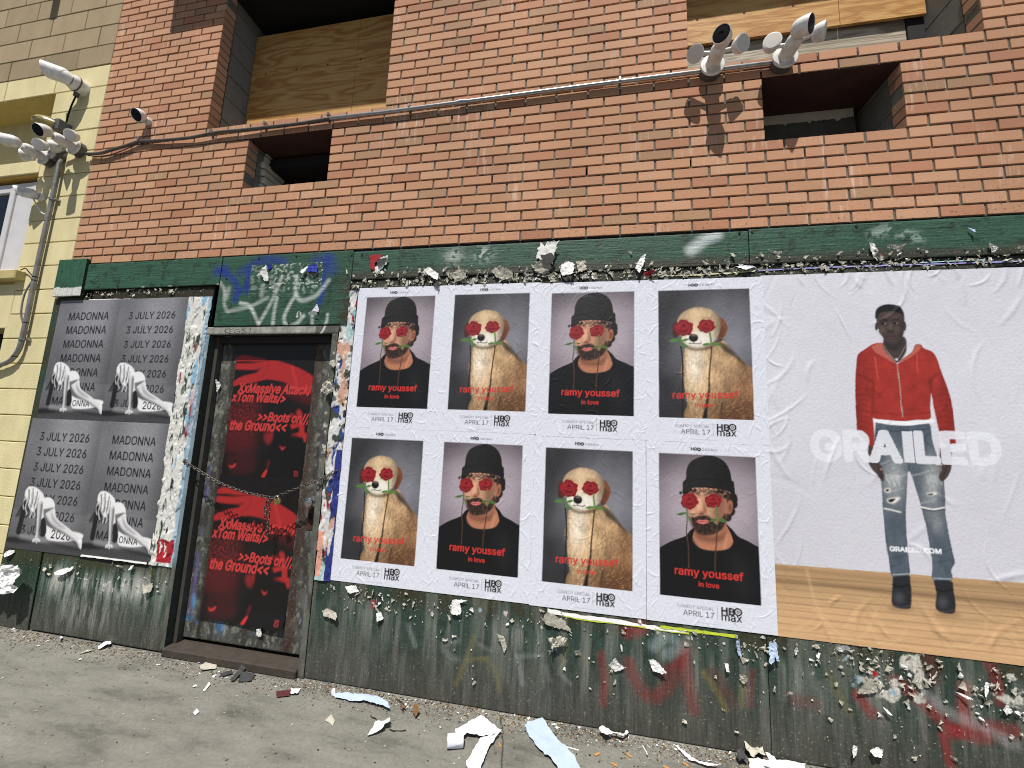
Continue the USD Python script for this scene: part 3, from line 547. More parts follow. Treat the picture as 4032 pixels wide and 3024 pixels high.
    # faint wet-paste arcs across the floor
    for p in ([(30, 1300), (80, 1470), (170, 1590), (250, 1620), (310, 1590), (360, 1480)], [(-40, 1600), (10, 1560), (60, 1540)], [(360, 1640), (450, 1630), (500, 1570)], [(690, 1660), (790, 1650), (860, 1600), (870, 1540)]):
        s.line([(a, b) for a, b in p], 9, (216, 186, 140), 5, 0.45)

def wrinkles(w, h, nx, nz, seed, amp, count, length=(0.03, 0.12), vertical=0.75, edges=True, wide=1.0):
    """Relief of pasted paper: short creases, soft blisters."""
    r = np.random.default_rng(seed); xs, zs = np.linspace(0, w, nx), np.linspace(0, h, nz); X, Z = np.meshgrid(xs, zs); D = np.zeros_like(X)
    sx, sz = xs[1], zs[1]
    for _ in range(count):
        if edges and r.random() < 0.6:
            cx, cz = (r.choice([r.uniform(0, 0.07), w - r.uniform(0, 0.07)]), r.uniform(0, h)) if r.random() < 0.5 else (r.uniform(0, w), r.choice([r.uniform(0, 0.13), h - r.uniform(0, 0.06)]))
        else: cx, cz = r.uniform(0, w), r.uniform(0, h)
        L = r.uniform(*length); th = r.normal(math.pi / 2, 0.35) if r.random() < vertical else r.uniform(0, math.pi)
        bend = r.uniform(-1, 1) * 0.25 * L; wd = r.uniform(0.0022, 0.0055) * wide; a = amp * r.uniform(0.35, 1.0) * (1 if r.random() < 0.75 else -0.6)
        R_ = L / 2 + 0.02; i0, i1, j0, j1 = max(0, int((cx - R_) / sx)), int((cx + R_) / sx) + 2, max(0, int((cz - R_) / sz)), int((cz + R_) / sz) + 2
        x, z = X[j0:j1, i0:i1] - cx, Z[j0:j1, i0:i1] - cz
        if not x.size: continue
        u, v = x * math.cos(th) + z * math.sin(th), -x * math.sin(th) + z * math.cos(th)
        v = v - bend * (1 - (2 * u / L) ** 2)
        D[j0:j1, i0:i1] += a * np.exp(-(v / wd) ** 2) * np.clip(1 - (2 * u / L) ** 2, 0, 1)
    D += amp * 1.1 * (fb(X, Z, 9, seed, 4, 5) - 0.5)
    return X, Z, D
def sheet(name, art, x0, z0, y, mat, seed, amp, count, skew=(0, 0), curl=None, length=(0.03, 0.12), wide=1.0, **t):
    """A pasted paper sheet as a real mesh with relief; (x0, z0): its lower left corner; y: the board's face."""
    X, Z, D = wrinkles(art.w, art.h, art.nx, art.nz, seed, amp, count, length, wide=wide)
    r = np.random.default_rng(seed + 99)
    ex = 0.0016 * (fb(X * 0, Z, 14, seed, 3) - 0.5) * 2
    v = np.stack([x0 + X + ex + skew[0] * Z, y - 0.0012 - np.maximum(D, -0.0008), z0 + Z + skew[1] * X], -1)
    if curl is not None: v = curl(X, Z, v)
    i = np.arange(art.nx * art.nz).reshape(art.nz, art.nx); a, b, c, d = i[:-1, :-1].ravel(), i[:-1, 1:].ravel(), i[1:, 1:].ravel(), i[1:, :-1].ravel()
    f = np.vstack([np.stack([a, b, c], 1), np.stack([a, c, d], 1)])
    return put(name, (v.reshape(-1, 3), f), mat, smooth=True, col=art.col, **t)
# ---------------------------------------------------------------- sidewalk
gm = {'g': ('geometry', {}), 'mp': ('mapping', {'rotation': (0, 0, 0.35), 'scale': (1.4, 4.0, 1.0)}), 'n1': ('noise_texture', {'scale': 1.6, 'detail': 7.0, 'roughness': 0.66}), 'n2': ('noise_texture', {'scale': 55.0, 'detail': 5.0, 'roughness': 0.7}),
      'n3': ('noise_texture', {'scale': 9.0, 'detail': 6.0, 'roughness': 0.7}), 'r1': ('rgb_ramp', {'ramp': [(0.32, tuple(lin(82, 81, 76))), (0.48, tuple(lin(111, 110, 103))), (0.7, tuple(lin(125, 124, 116)))]}),
      'r2': ('rgb_ramp', {'ramp': [(0.27, (0.5,) * 3), (0.36, (0.86,) * 3), (0.5, (1.0,) * 3), (0.72, (1.14,) * 3)]}), 'r3': ('rgb_ramp', {'ramp': [(0.6, (0, 0, 0)), (0.7, (1, 1, 1))]}), 'm1': ('mix_color', {'blend_type': 'multiply', 'fac': 1.0}),
      'm2': ('mix_color', {'b': tuple(lin(64, 54, 42))}), 'sx': ('separate_xyz', {}), 'yr': ('map_range', {'from_min': -0.5, 'from_max': -0.05, 'to_min': 0.2, 'to_max': 1.0, 'clamp': True}), 'yn': ('math', {'math_type': 'multiply'}),
      'b': ('bump', {'strength': 1.0, 'distance': 0.0018}), 'cn': ('noise_texture', {'scale': 7.0, 'detail': 5.0}), 'c1': ('math', {'math_type': 'multiply_add', 'value2': 0.10, 'value3': -3.30}), 'c2': ('math', {'math_type': 'add'}), 'c2b': ('math', {'math_type': 'multiply_add', 'value2': 0.22}), 'c3': ('math', {'math_type': 'absolute'}), 'c4': ('map_range', {'from_min': 0.0015, 'from_max': 0.006, 'to_min': 0.3, 'to_max': 1.0, 'clamp': True}), 'm5': ('mix_color', {'blend_type': 'multiply', 'fac': 1.0}), 'st': ('mapping', {'rotation': (0, 0, -0.5), 'scale': (2.2, 14.0, 1.0)}), 'sn': ('noise_texture', {'scale': 1.0, 'detail': 6.0, 'roughness': 0.7}), 'sr': ('rgb_ramp', {'ramp': [(0.27, (0.66, 0.66, 0.64)), (0.42, (1, 1, 1))]}), 'm6': ('mix_color', {'blend_type': 'multiply', 'fac': 1.0}), 'p': ('principled_bsdf', {'roughness': 0.82, 'specular_ior_level': 0.35})}
M['concrete'] = usdkit.material(stage, LK + 'concrete', gm, [('g.position', 'mp.vector'), ('mp.vector', 'n1.vector'), ('g.position', 'n2.vector'), ('mp.vector', 'n3.vector'), ('n1.fac', 'r1.fac'), ('n2.fac', 'r2.fac'), ('r1.color', 'm1.a'), ('r2.color', 'm1.b'),
    ('n3.fac', 'r3.fac'), ('g.position', 'sx.vector'), ('sx.y', 'yr.value'), ('r3.color', 'yn.value1'), ('yr.result', 'yn.value2'), ('yn.value', 'm2.fac'), ('m1.result', 'm2.a'), ('g.position', 'cn.vector'), ('cn.fac', 'c1.value1'), ('c1.value', 'c2.value1'), ('sx.x', 'c2.value2'), ('sx.y', 'c2b.value1'), ('c2.value', 'c2b.value3'), ('c2b.value', 'c3.value1'), ('c3.value', 'c4.value'), ('m2.result', 'm5.a'), ('c4.result', 'm5.b'), ('g.position', 'st.vector'), ('st.vector', 'sn.vector'), ('sn.fac', 'sr.fac'), ('m5.result', 'm6.a'), ('sr.color', 'm6.b'), ('m6.result', 'p.base_color'), ('n2.fac', 'b.height'), ('b.normal', 'p.normal')], surface='p.BSDF')
put('road', bx(-90, 90, -90, -3.45, -0.5, -0.14), plain('asphalt', (58, 58, 60), 0.9, noise=0.5, scale=40, dark=0.7), kind='structure', label='dark asphalt road behind the kerb', cat='road')
put('kerb', bx(-60, 60, -3.6, -3.42, -0.4, -0.002, 0.015), M['mortar_kerb'] if 'mortar_kerb' in M else plain('kerb_stone', (112, 110, 104), 0.9, noise=0.4, scale=20), kind='structure', label='stone kerb between sidewalk and road', cat='kerb')
put('sidewalk', bx(-60, 60, -3.42, 0.6, -0.4, 0.0), M['concrete'], kind='structure', label='grey concrete sidewalk with dark stains and litter', cat='sidewalk')

# ---------------------------------------------------------------- brick building
Z0, BL, CH, J = 2.703, 0.2032, 0.2032 / 3, 0.0115
OPEN = [(3.5, 11.0, 16, 35), (5.5, 9.0, 8, 14), (21.0, 28.5, 16, 35), (23.0, 26.5, 8, 14)]
WEEP = [(u, 6) for u in range(0, 60, 3)]
U0, U1, CT = -2.0, 60.0, 46
bn = {'a': ('attribute', {'attribute': 'print'}), 'g': ('geometry', {}), 'n1': ('noise_texture', {'scale': 260.0, 'detail': 3.0}), 'r1': ('map_range', {'from_min': 0.3, 'from_max': 0.7, 'to_min': 0.86, 'to_max': 1.12}), 'm1': ('mix_color', {'blend_type': 'multiply', 'fac': 1.0}),
      'mp': ('mapping', {'scale': (42.0, 10.0, 3.2)}), 'ef': ('noise_texture', {'scale': 1.0, 'detail': 4.0, 'roughness': 0.7}), 'er': ('rgb_ramp', {'ramp': [(0.53, (0, 0, 0)), (0.64, (1, 1, 1))]}), 'eb': ('noise_texture', {'scale': 2.3, 'detail': 2.0}), 'ebr': ('rgb_ramp', {'ramp': [(0.53, (0, 0, 0)), (0.63, (0.8, 0.8, 0.8))]}), 'em': ('math', {'math_type': 'multiply'}),
      'm2': ('mix_color', {'b': tuple(lin(206, 184, 168))}), 'sx': ('separate_xyz', {}), 'zr': ('map_range', {'from_min': 2.74, 'from_max': 2.98, 'to_min': 1.0, 'to_max': 0.0, 'clamp': True}), 'dn': ('noise_texture', {'scale': 75.0, 'detail': 3.0}), 'dr': ('rgb_ramp', {'ramp': [(0.6, (0, 0, 0)), (0.68, (0.8, 0.8, 0.8))]}), 'dm': ('math', {'math_type': 'multiply'}),
      'm3': ('mix_color', {'b': tuple(lin(86, 74, 60))}), 'zt': ('noise_texture', {'scale': 1.3, 'detail': 2.0}), 'm4': ('mix_color', {'blend_type': 'multiply', 'fac': 1.0}), 'zr2': ('map_range', {'from_min': 0.3, 'from_max': 0.7, 'to_min': 0.88, 'to_max': 1.1}),
      'b': ('bump', {'strength': 1.0, 'distance': 0.0012}), 'p': ('principled_bsdf', {'roughness': 0.85, 'specular_ior_level': 0.25})}
M['brick'] = usdkit.material(stage, LK + 'brick', bn, [('g.position', 'n1.vector'), ('n1.fac', 'r1.value'), ('a.color', 'm1.a'), ('r1.result', 'm1.b'), ('g.position', 'mp.vector'), ('mp.vector', 'ef.vector'), ('ef.fac', 'er.fac'), ('g.position', 'eb.vector'), ('eb.fac', 'ebr.fac'), ('er.color', 'em.value1'), ('ebr.color', 'em.value2'),
    ('em.value', 'm2.fac'), ('m1.result', 'm2.a'), ('g.position', 'sx.vector'), ('sx.z', 'zr.value'), ('g.position', 'dn.vector'), ('dn.fac', 'dr.fac'), ('dr.color', 'dm.value1'), ('zr.result', 'dm.value2'), ('dm.value', 'm3.fac'), ('m2.result', 'm3.a'), ('g.position', 'zt.vector'), ('zt.fac', 'zr2.value'), ('m3.result', 'm4.a'), ('zr2.result', 'm4.b'),
    ('m4.result', 'p.base_color'), ('n1.fac', 'b.height'), ('b.normal', 'p.normal')], surface='p.BSDF')
M['mortar'] = plain('mortar', (118, 114, 104), 0.9, noise=0.6, scale=26, dark=0.55, bump=0.002, bscale=150, spec=0.2)
M['cmu'] = plain('cmu', (128, 126, 119), 0.92, noise=0.5, scale=20, dark=0.7, bump=0.003, bscale=130, spec=0.2)
BRK = xf('brick_building', label='orange brick building with boarded windows above the green plywood hoarding', cat='building')
def tone():
    b = lin(183, 138, 108) * rng.normal(1.0, 0.045); r = rng.random()
    if r < 0.07: b = lin(170, 134, 104) * rng.normal(0.95, 0.05)
    elif r < 0.20: b = lin(176, 126, 98) * rng.normal(0.97, 0.05)
    elif r < 0.32: b = lin(190, 147, 117)
    return np.clip(b, 0.02, 0.8)
found = []
for c in range(0, CT):
    ivs = [(U0, U1)]
    for (a, b, c0, c1) in OPEN:
        if c0 <= c < c1: ivs = [q for (s, e) in ivs for q in ((s, min(e, a)), (max(s, b), e)) if q[1] - q[0] > 1e-6] if any(s < b and e > a for s, e in ivs) else ivs
    for s, e in ivs:
        st = 0.0 if c % 2 == 0 else 0.5
        js = [s] + [k + st for k in range(-3, 64) if s + 0.12 < k + st < e - 0.12] + [e]
        for a, b in zip(js, js[1:]): found.append((c, a, b))
def brick_mesh(c, a, b):
    x0, x1, z0 = a * BL + J / 2, b * BL - J / 2, Z0 + c * CH
    for (oa, ob, c0, c1) in OPEN:        # ends at an opening run to its edge
        if c0 <= c < c1:
            if abs(b - oa) < 1e-6: x1 = b * BL
            if abs(a - ob) < 1e-6: x0 = a * BL
    o = rng.normal(0, 0.0009); dz = rng.normal(0, 0.0006)
    m = bx(x0, x1, 0.0, 0.094, z0, z0 + CH - J, 0.0018); m.apply_translation((rng.normal(0, 0.0008), o, dz))
    if rng.random() < 0.5:
        m.apply_transform(trimesh.transformations.rotation_matrix(rng.normal(0, 0.004), (0, 1, 0), m.centroid))
    return m
sized = []
for i, (c, a, b) in enumerate(found):
    p = [pix((u * BL, 0, Z0 + (c + k) * CH)) for u, k in ((a, 0), (b, 0), (b, 1), (a, 1))]; P = Polygon(p) if (R[2] @ (np.array([a * BL, 0, Z0]) - EYE)) > 0.2 else Polygon()
    sized.append((P.intersection(sbox(0, 0, 4032, 3024)).area if P.is_valid else 0.0, i))
first = {i for ar, i in sorted(sized, reverse=True)[:298] if ar > 0}
rest, restc = [], []
for i, (c, a, b) in enumerate(found):
    mm = brick_mesh(c, a, b); t = np.tile(tone(), (len(mm.vertices), 1))
    if i in first: put('brick', mm, M['brick'], BRK, col=t)
    else: rest.append(mm); restc.append(t)
g = put('brickwork', rest, M['brick'], BRK, col=np.vstack(restc)); tag(g, kind='stuff')
# mortar bed behind the brick faces, with the openings and the open weep joints cut out
wall = sbox(U0 * BL, Z0 - 0.002, U1 * BL, Z0 + CT * CH)
holes = [sbox(a * BL - 0.001, Z0 + c0 * CH - J * 0.6, b * BL + 0.001, Z0 + c1 * CH) for a, b, c0, c1 in OPEN] + [sbox(u * BL - 0.0075, Z0 + c * CH + 0.004, u * BL + 0.0075, Z0 + c * CH + CH - 0.016) for u, c in WEEP]
wall = wall.difference(unary_union(holes))
mm = trimesh.creation.extrude_polygon(wall, 0.08, engine='earcut'); mm.apply_transform(trimesh.transformations.rotation_matrix(math.pi / 2, (1, 0, 0))); mm.apply_translation((0, 0.0085 + 0.08, 0))
put('mortar_joints', mm, M['mortar'], BRK)
put('steel_lintel', bx(U0 * BL + 0.19, U1 * BL, 0.012, 0.11, Z0 - 0.042, Z0 - 0.004), M['dark_steel'], BRK)
# plywood that closes the windows
wn = {'g': ('geometry', {}), 'mp': ('mapping', {'scale': (0.5, 1.0, 3.4)}), 'n': ('noise_texture', {'scale': 2.2, 'detail': 2.5, 'distortion': 0.6}), 'mu': ('math', {'math_type': 'multiply', 'value2': 44.0}), 'si': ('math', {'math_type': 'sine'}), 'ad': ('map_range', {'from_min': -1.0, 'from_max': 1.0, 'to_min': 0.0, 'to_max': 1.0}),
      'r': ('rgb_ramp', {'ramp': [(0.0, tuple(lin(170, 118, 60))), (0.4, tuple(lin(190, 142, 80))), (1.0, tuple(lin(200, 156, 94)))]}), 'mp2': ('mapping', {'scale': (10, 60, 220)}), 'n2': ('noise_texture', {'scale': 1.0, 'detail': 4.0}), 'm': ('mix_color', {'blend_type': 'multiply', 'fac': 1.0}), 'mr': ('map_range', {'from_min': 0.3, 'from_max': 0.7, 'to_min': 0.75, 'to_max': 1.1}),
      'b': ('bump', {'strength': 0.8, 'distance': 0.002}), 'p': ('principled_bsdf', {'roughness': 0.6, 'specular_ior_level': 0.3})}
M['plywood'] = usdkit.material(stage, LK + 'plywood', wn, [('g.position', 'mp.vector'), ('mp.vector', 'n.vector'), ('n.fac', 'mu.value1'), ('mu.value', 'si.value1'), ('si.value', 'ad.value'), ('ad.result', 'r.fac'), ('g.position', 'mp2.vector'), ('mp2.vector', 'n2.vector'), ('n2.fac', 'mr.value'), ('r.color', 'm.a'), ('mr.result', 'm.b'), ('m.result', 'p.base_color'), ('n2.fac', 'b.height'), ('b.normal', 'p.normal')], surface='p.BSDF')
wn2 = dict(wn); wn2['r'] = ('rgb_ramp', {'ramp': [(0.0, tuple(lin(138, 126, 108))), (0.5, tuple(lin(164, 153, 134))), (1.0, tuple(lin(182, 172, 152)))]}); wn2['mp'] = ('mapping', {'scale': (0.4, 1, 5.0)})
M['grey_wood'] = usdkit.material(stage, LK + 'grey_wood', wn2, [('g.position', 'mp.vector'), ('mp.vector', 'n.vector'), ('n.fac', 'mu.value1'), ('mu.value', 'si.value1'), ('si.value', 'ad.value'), ('ad.result', 'r.fac'), ('g.position', 'mp2.vector'), ('mp2.vector', 'n2.vector'), ('n2.fac', 'mr.value'), ('r.color', 'm.a'), ('mr.result', 'm.b'), ('m.result', 'p.base_color'), ('n2.fac', 'b.height'), ('b.normal', 'p.normal')], surface='p.BSDF')
M['lightened_pale'] = plain('lightened_pale', (206, 198, 182), 0.8, noise=0.5, scale=14, dark=0.75)  # colour raised to stand in for light on the inner board and stones
def window(k, label, large):
    a, b, c0, c1 = OPEN[k]; x0, x1, z0, z1 = a * BL, b * BL, Z0 + c0 * CH, Z0 + c1 * CH
    w = xf('window', BRK, label=label)
    # block jambs behind the brick, each block a piece
    for sx in (0, 1):
        zz = z0 - 0.02
        while zz < z1 + 0.02:
            h = min(0.192, z1 + 0.03 - zz)
            if h > 0.03: put('jamb_block', bx(x0 - 0.3, x0 - 0.004 + rng.normal(0, 0.002), 0.102, 0.44, zz, zz + h, 0.003) if sx == 0 else bx(x1 + 0.004 + rng.normal(0, 0.002), x1 + 0.3, 0.102, 0.44, zz, zz + h, 0.003), M['cmu'], w)
            zz += 0.2032
        put('jamb_mortar', bx(x0 - 0.3, x0 - 0.009, 0.101, 0.435, z0 - 0.02, z1 + 0.02) if sx == 0 else bx(x1 + 0.009, x1 + 0.3, 0.101, 0.435, z0 - 0.02, z1 + 0.02), M['mortar'], w)
    put('head', bx(x0 - 0.1, x1 + 0.1, 0.004, 0.44, z1 - 0.004, z1 + 0.1), M['red_dark'] if not large else M['dark'], w)
    put('sill', bx(x0 - 0.1, x1 + 0.1, 0.09, 0.44, z0 - 0.12, z0 - 0.016), M['cmu'], w)
    if large:
        zb = z0 + (0.02 if k == 0 else 0.475)
        put('plywood_sheet', bx(x0 + 0.006, (x0 + x1) / 2 + 0.27 - 0.0015, 0.30, 0.318, zb, z1 - (0.12 if k == 0 else 0.01)), M['plywood'], w)
        put('plywood_sheet', bx((x0 + x1) / 2 + 0.27 + 0.0015, x1 - 0.006, 0.30, 0.318, zb, z1 - (0.12 if k == 0 else 0.01)), M['plywood'], w)
        for q in np.linspace(x0 + 0.15, x1 - 0.15, 5):
            for zq in (zb + 0.2, zb + 0.75): put('screw', cyl((q, 0.2985, zq), (q, 0.301, zq), 0.008, 8), M['dark_steel'], w)
        if k == 2:
            put('weathered_board', bx(x0 - 0.01, x1 - 0.1, 0.335, 0.36, z0 - 0.02, z0 + 0.56, 0.003), M['grey_wood'], w, label='weathered grey board along the foot of the window')
            put('weathered_board', bx(x1 - 0.098, x1 + 0.0, 0.325, 0.345, z0 - 0.02, z0 + 0.56, 0.003), M['dark'], w)
    else:
        put('back_panel', bx(x0 - 0.2, x1 + 0.2, 0.42, 0.44, z0 - 0.05, z1), M['dark'] if k == 3 else plain('back_board', (140, 98, 86), 0.9, noise=0.4, scale=6), w)
        if k == 3:
            put('lightened_board', bx(x0 - 0.1, x1 - 0.05, 0.305, 0.31, z0 - 0.05, z1 - 0.004), M['lightened_pale'], w, label='board painted pale for sunlight, with ragged black tar paper over its lower part')
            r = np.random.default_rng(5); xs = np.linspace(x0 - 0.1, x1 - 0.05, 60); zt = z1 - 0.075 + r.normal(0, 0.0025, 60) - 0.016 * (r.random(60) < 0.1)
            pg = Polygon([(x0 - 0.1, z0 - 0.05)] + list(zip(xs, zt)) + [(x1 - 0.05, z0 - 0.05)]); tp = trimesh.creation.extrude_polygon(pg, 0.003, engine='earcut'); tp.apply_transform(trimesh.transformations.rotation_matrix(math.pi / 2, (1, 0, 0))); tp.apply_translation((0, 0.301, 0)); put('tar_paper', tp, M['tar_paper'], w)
        else:
            r = np.random.default_rng(6)
            for q in range(7):
                zc = z0 + 0.02 + q * 0.062; put('rough_stone', bx(x0 - 0.05, x0 + 0.012 + r.uniform(0, 0.02), 0.13 + r.uniform(0, .03), 0.36, zc, zc + 0.055, 0.012), M['lightened_pale'], w)
            put('inner_beam', bx(x0, x1, 0.2, 0.42, z1 - 0.11, z1 - 0.03), M['dark'], w)
window(0, 'tall window opening over the door, closed with stained plywood', True); window(1, 'small dark opening above the left end of the hoarding', False)
window(2, 'large window opening behind the floodlight cameras, closed with bright plywood', True); window(3, 'small dark opening below the right floodlight camera', False)
put('canopy', bx(0.14, 3.1, -0.43, -0.002, 5.6, 5.75, 0.01), M['dark_steel'], BRK)
put('back_wall', bx(U0 * BL, U1 * BL, 0.46, 0.6, 0, Z0 + CT * CH), M['dark'], BRK)

# ---------------------------------------------------------------- block building on the left
BLK = xf('block_building', label='pale yellow painted block building with tan blocks above, left of the bricks', cat='building')
xe, xw, D = U0 * BL - 0.006, -4.0, 0.23
yel, tan = lin(214, 203, 158), lin(158, 141, 113)
put('mortar_joints', [bx(-0.985, xe, 0.0165, 0.4, 0, 4.545), bx(xw, -0.985, 0.0165, 0.4, 4.335, 4.545), bx(xw, -0.985, 0.0165, 0.4, 3.565, 3.69), bx(xw, -0.985, 0.0165, 0.4, 2.183, 2.6)], M['mortar_y'] if 'mortar_y' in M else plain('mortar_yellow', (186, 170, 112), 0.9, noise=0.4, scale=20, dark=0.8), BLK)
put('upper_mortar', bx(xw, xe, 0.0165, 0.4, 4.5455, 6.6), M['mortar'], BLK)
def blockrow(z, h, x0, x1, base, off, var, y=0.0075, L=0.4064, name='block', vj=0.0085):
    x = x1 - off
    edges = [x1]
    while x > x0 + 0.03: edges.append(x); x -= L
    edges.append(x0); edges = edges[::-1]
    for a, b in zip(edges, edges[1:]):
        if b - a < 0.02: continue
        m_ = bx(a + vj / 2, b - vj / 2, y + rng.normal(0, 0.0006), 0.3, z + 0.004, z + h - 0.0045, 0.003)
        put(name, m_, M['block'], BLK, col=np.tile(base * rng.normal(1, var), (len(m_.vertices), 1)))
cz = [4.335, 4.335 - 0.2032 * 1]; z = 4.545
rows = [(4.545 - 0.21, 0.21)] + [(4.335 - 0.2032 * (k + 1), 0.2032) for k in range(21)]
for i, (z, h) in enumerate(rows):
    left = -0.985
    if i == 0 or 3.565 <= z + 0.02 and z + h <= 3.70: left = xw
    if 2.183 <= z and z + h <= 2.62: left = -0.955
    blockrow(max(z, 0.0), h if z > 0 else h + z, left, xe, yel, 0.0, 0.02, L=0.6)
for i in range(10):
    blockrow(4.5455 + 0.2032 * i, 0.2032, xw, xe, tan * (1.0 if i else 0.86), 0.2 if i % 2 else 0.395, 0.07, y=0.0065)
# band between the two recesses, their backs and soffits
mm = bx(xw, -0.985, 0.006, 0.4, 3.568, 3.688, 0.004); put('band', mm, M['block'], BLK, col=np.tile(yel, (len(mm.vertices), 1)))
mm = bx(xw, -0.955, 0.006, 0.4, 2.187, 2.562, 0.004); put('spandrel', mm, M['block'], BLK, col=np.tile(yel, (len(mm.vertices), 1)))
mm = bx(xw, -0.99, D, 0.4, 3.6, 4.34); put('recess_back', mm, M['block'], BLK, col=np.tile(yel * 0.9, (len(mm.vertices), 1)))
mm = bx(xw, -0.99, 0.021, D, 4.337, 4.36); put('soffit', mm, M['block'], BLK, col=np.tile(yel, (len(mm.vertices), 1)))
mm = bx(xw, -0.99, 0.021, D, 3.56, 3.5675); put('soffit', mm, M['block'], BLK, col=np.tile(lin(206, 170, 96), (len(mm.vertices), 1)))  # lower soffit painted warm orange for the bounce light on it
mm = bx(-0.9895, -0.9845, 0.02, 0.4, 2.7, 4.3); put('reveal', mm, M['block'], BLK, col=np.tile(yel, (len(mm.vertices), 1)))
mm = bx(xw, -0.872, -0.055, 0.05, 2.583, 2.66, 0.006); put('window_sill', mm, M['block'], BLK, col=np.tile(lin(186, 172, 120), (len(mm.vertices), 1)))
mm = bx(xw, -0.99, 0.045, D, 2.62, 2.665, 0.004); put('window_sill', mm, M['block'], BLK, col=np.tile(lin(186, 172, 120), (len(mm.vertices), 1)))
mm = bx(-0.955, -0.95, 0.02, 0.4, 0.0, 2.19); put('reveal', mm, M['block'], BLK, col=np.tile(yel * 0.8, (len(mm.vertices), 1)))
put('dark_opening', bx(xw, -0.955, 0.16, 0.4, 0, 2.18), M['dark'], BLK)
wd = xf('window', BLK, label='white framed window above the yellow sill')
for a in ((-1.11, -1.02), (-1.36, -1.30), (-2.6, -2.52)): put('frame', bx(a[0], a[1], 0.05, 0.11, 2.68, 3.52, 0.004), M['white_frame'], wd)
put('frame', bx(-2.6, -1.02, 0.052, 0.108, 3.44, 3.52, 0.004), M['white_frame'], wd); put('frame', bx(-2.6, -1.02, 0.052, 0.108, 2.665, 2.72, 0.004), M['white_frame'], wd)
put('sash_panel', bx(-1.305, -1.105, 0.065, 0.09, 2.715, 3.445), M['white_frame'], wd); put('pane', bx(-2.53, -1.355, 0.075, 0.081, 2.715, 3.445), M['glass'], wd); put('blind', bx(-2.53, -1.355, 0.15, 0.154, 2.715, 3.445), M['dark'], wd)
put('frame', bx(-1.02, -0.995, 0.06, 0.2, 2.665, 3.56), M['dark_plastic'], wd)
# ---------------------------------------------------------------- hoarding: plywood panels, boards, door
HOA = xf('hoarding', label='weathered dark green plywood hoarding with a chained door under the brick wall', cat='hoarding')
gA, gB, gC, gD = crop(200, 980, .31646), crop(780, 980, .31646), crop(600, 1250, .42194), crop(600, 1900, .48222)
gE, gF, gG, gH = crop(0, 2050, .36166), crop(1200, 2000, .6781), crop(2600, 2000, .6474), crop(2300, 2700, .7087)
gI, gJ, gK, gL = crop(1300, 0, .67812), crop(2600, 0, .66296), crop(1700, 2700, .55118), crop(1250, 2640, .43307)
gM, gN, gO = crop(0, 2000, .63291), crop(2650, 50, .33159), crop(0, 250, .3919)
def stroke(X, Z, g, pts, w, soft=0.6):
    """Spray mask round a polyline given in sketch coordinates; w: width in metres."""
    p = spline([W(*g(a, b)) for a, b in pts], 5) if len(pts) > 2 else np.array([W(*g(a, b)) for a, b in pts])
    x0, z0 = p.min(0) - 2 * w; x1, z1 = p.max(0) + 2 * w
    i = (X > x0) & (X < x1) & (Z > z0) & (Z < z1); m = np.zeros_like(X)
    q = np.stack([X[i], Z[i]], -1); d = np.full(len(q), 9.0)
    for a, b in zip(p, p[1:]):
        ab = b - a; t = np.clip(((q - a) @ ab) / (ab @ ab + 1e-12), 0, 1); d = np.minimum(d, np.linalg.norm(q - a - t[:, None] * ab, axis=1))
    m[i] = 1 - sstep(w * 0.5 * (1 - soft), w * 0.5 * (1 + soft), d); return m
def blend(C, m, rgb): m = np.clip(m, 0, 1)[..., None]; return C * (1 - m) + (rgb if isinstance(rgb, np.ndarray) and np.ndim(rgb) > 1 else lin(rgb)) * m
def zone(X, Z, g, c, rx, rz):
    a = W(*g(*c)); return np.exp(-((X - a[0]) / rx) ** 2 - ((Z - a[1]) / rz) ** 2)
def spaced(segs):
    out = []
    for a, b, s in segs: out.append(np.linspace(a, b, max(2, int(round((b - a) / s)) + 1)))
    return np.unique(np.round(np.concatenate(out), 5))
def panel(name, xs, zs, y, th, paint, mat, relief=0.0012, parent=None, **t):
    """A board with a painted, slightly worn front (y: its face) and a body behind it."""
    X, Z = np.meshgrid(xs, zs); C = paint(X, Z)
    e = np.minimum(np.minimum(X - xs[0], xs[-1] - X), np.minimum(Z - zs[0], zs[-1] - Z))
    Y = y + relief * (0.5 - fb(X, Z, 30, 51, 3, 6)) + 0.002 * np.exp(-e / 0.002)
    i = np.arange(X.size).reshape(X.shape); a, b, c, d = i[:-1, :-1].ravel(), i[:-1, 1:].ravel(), i[1:, 1:].ravel(), i[1:, :-1].ravel()
    f = np.vstack([np.stack([a, b, c], 1), np.stack([a, c, d], 1)]); v = np.stack([X, Y, Z], -1).reshape(-1, 3)
    body = bx(xs[0] + 0.0006, xs[-1] - 0.0006, y + 0.0034, y + th, zs[0] + 0.0006, zs[-1] - 0.0006)
    v2 = np.vstack([v, body.vertices]); f2 = np.vstack([f, body.faces + len(v)])
    col = np.vstack([C.reshape(-1, 3), np.tile(lin(44, 52, 44), (len(body.vertices), 1))])
    return put(name, (v2, f2), mat, parent or HOA, smooth=False, col=np.clip(col, 0.004, 0.85), **t)
def green(X, Z, s=0, base=(46, 82, 66)):
    C = lin(base) * (0.72 + 0.56 * fb(X, Z, 5, s + 60, 4, 2))[..., None]
    return blend(C, np.clip((fb(X, Z, 22, s + 61, 4, 22) - 0.56) * 6, 0, 0.6), (30, 44, 36))
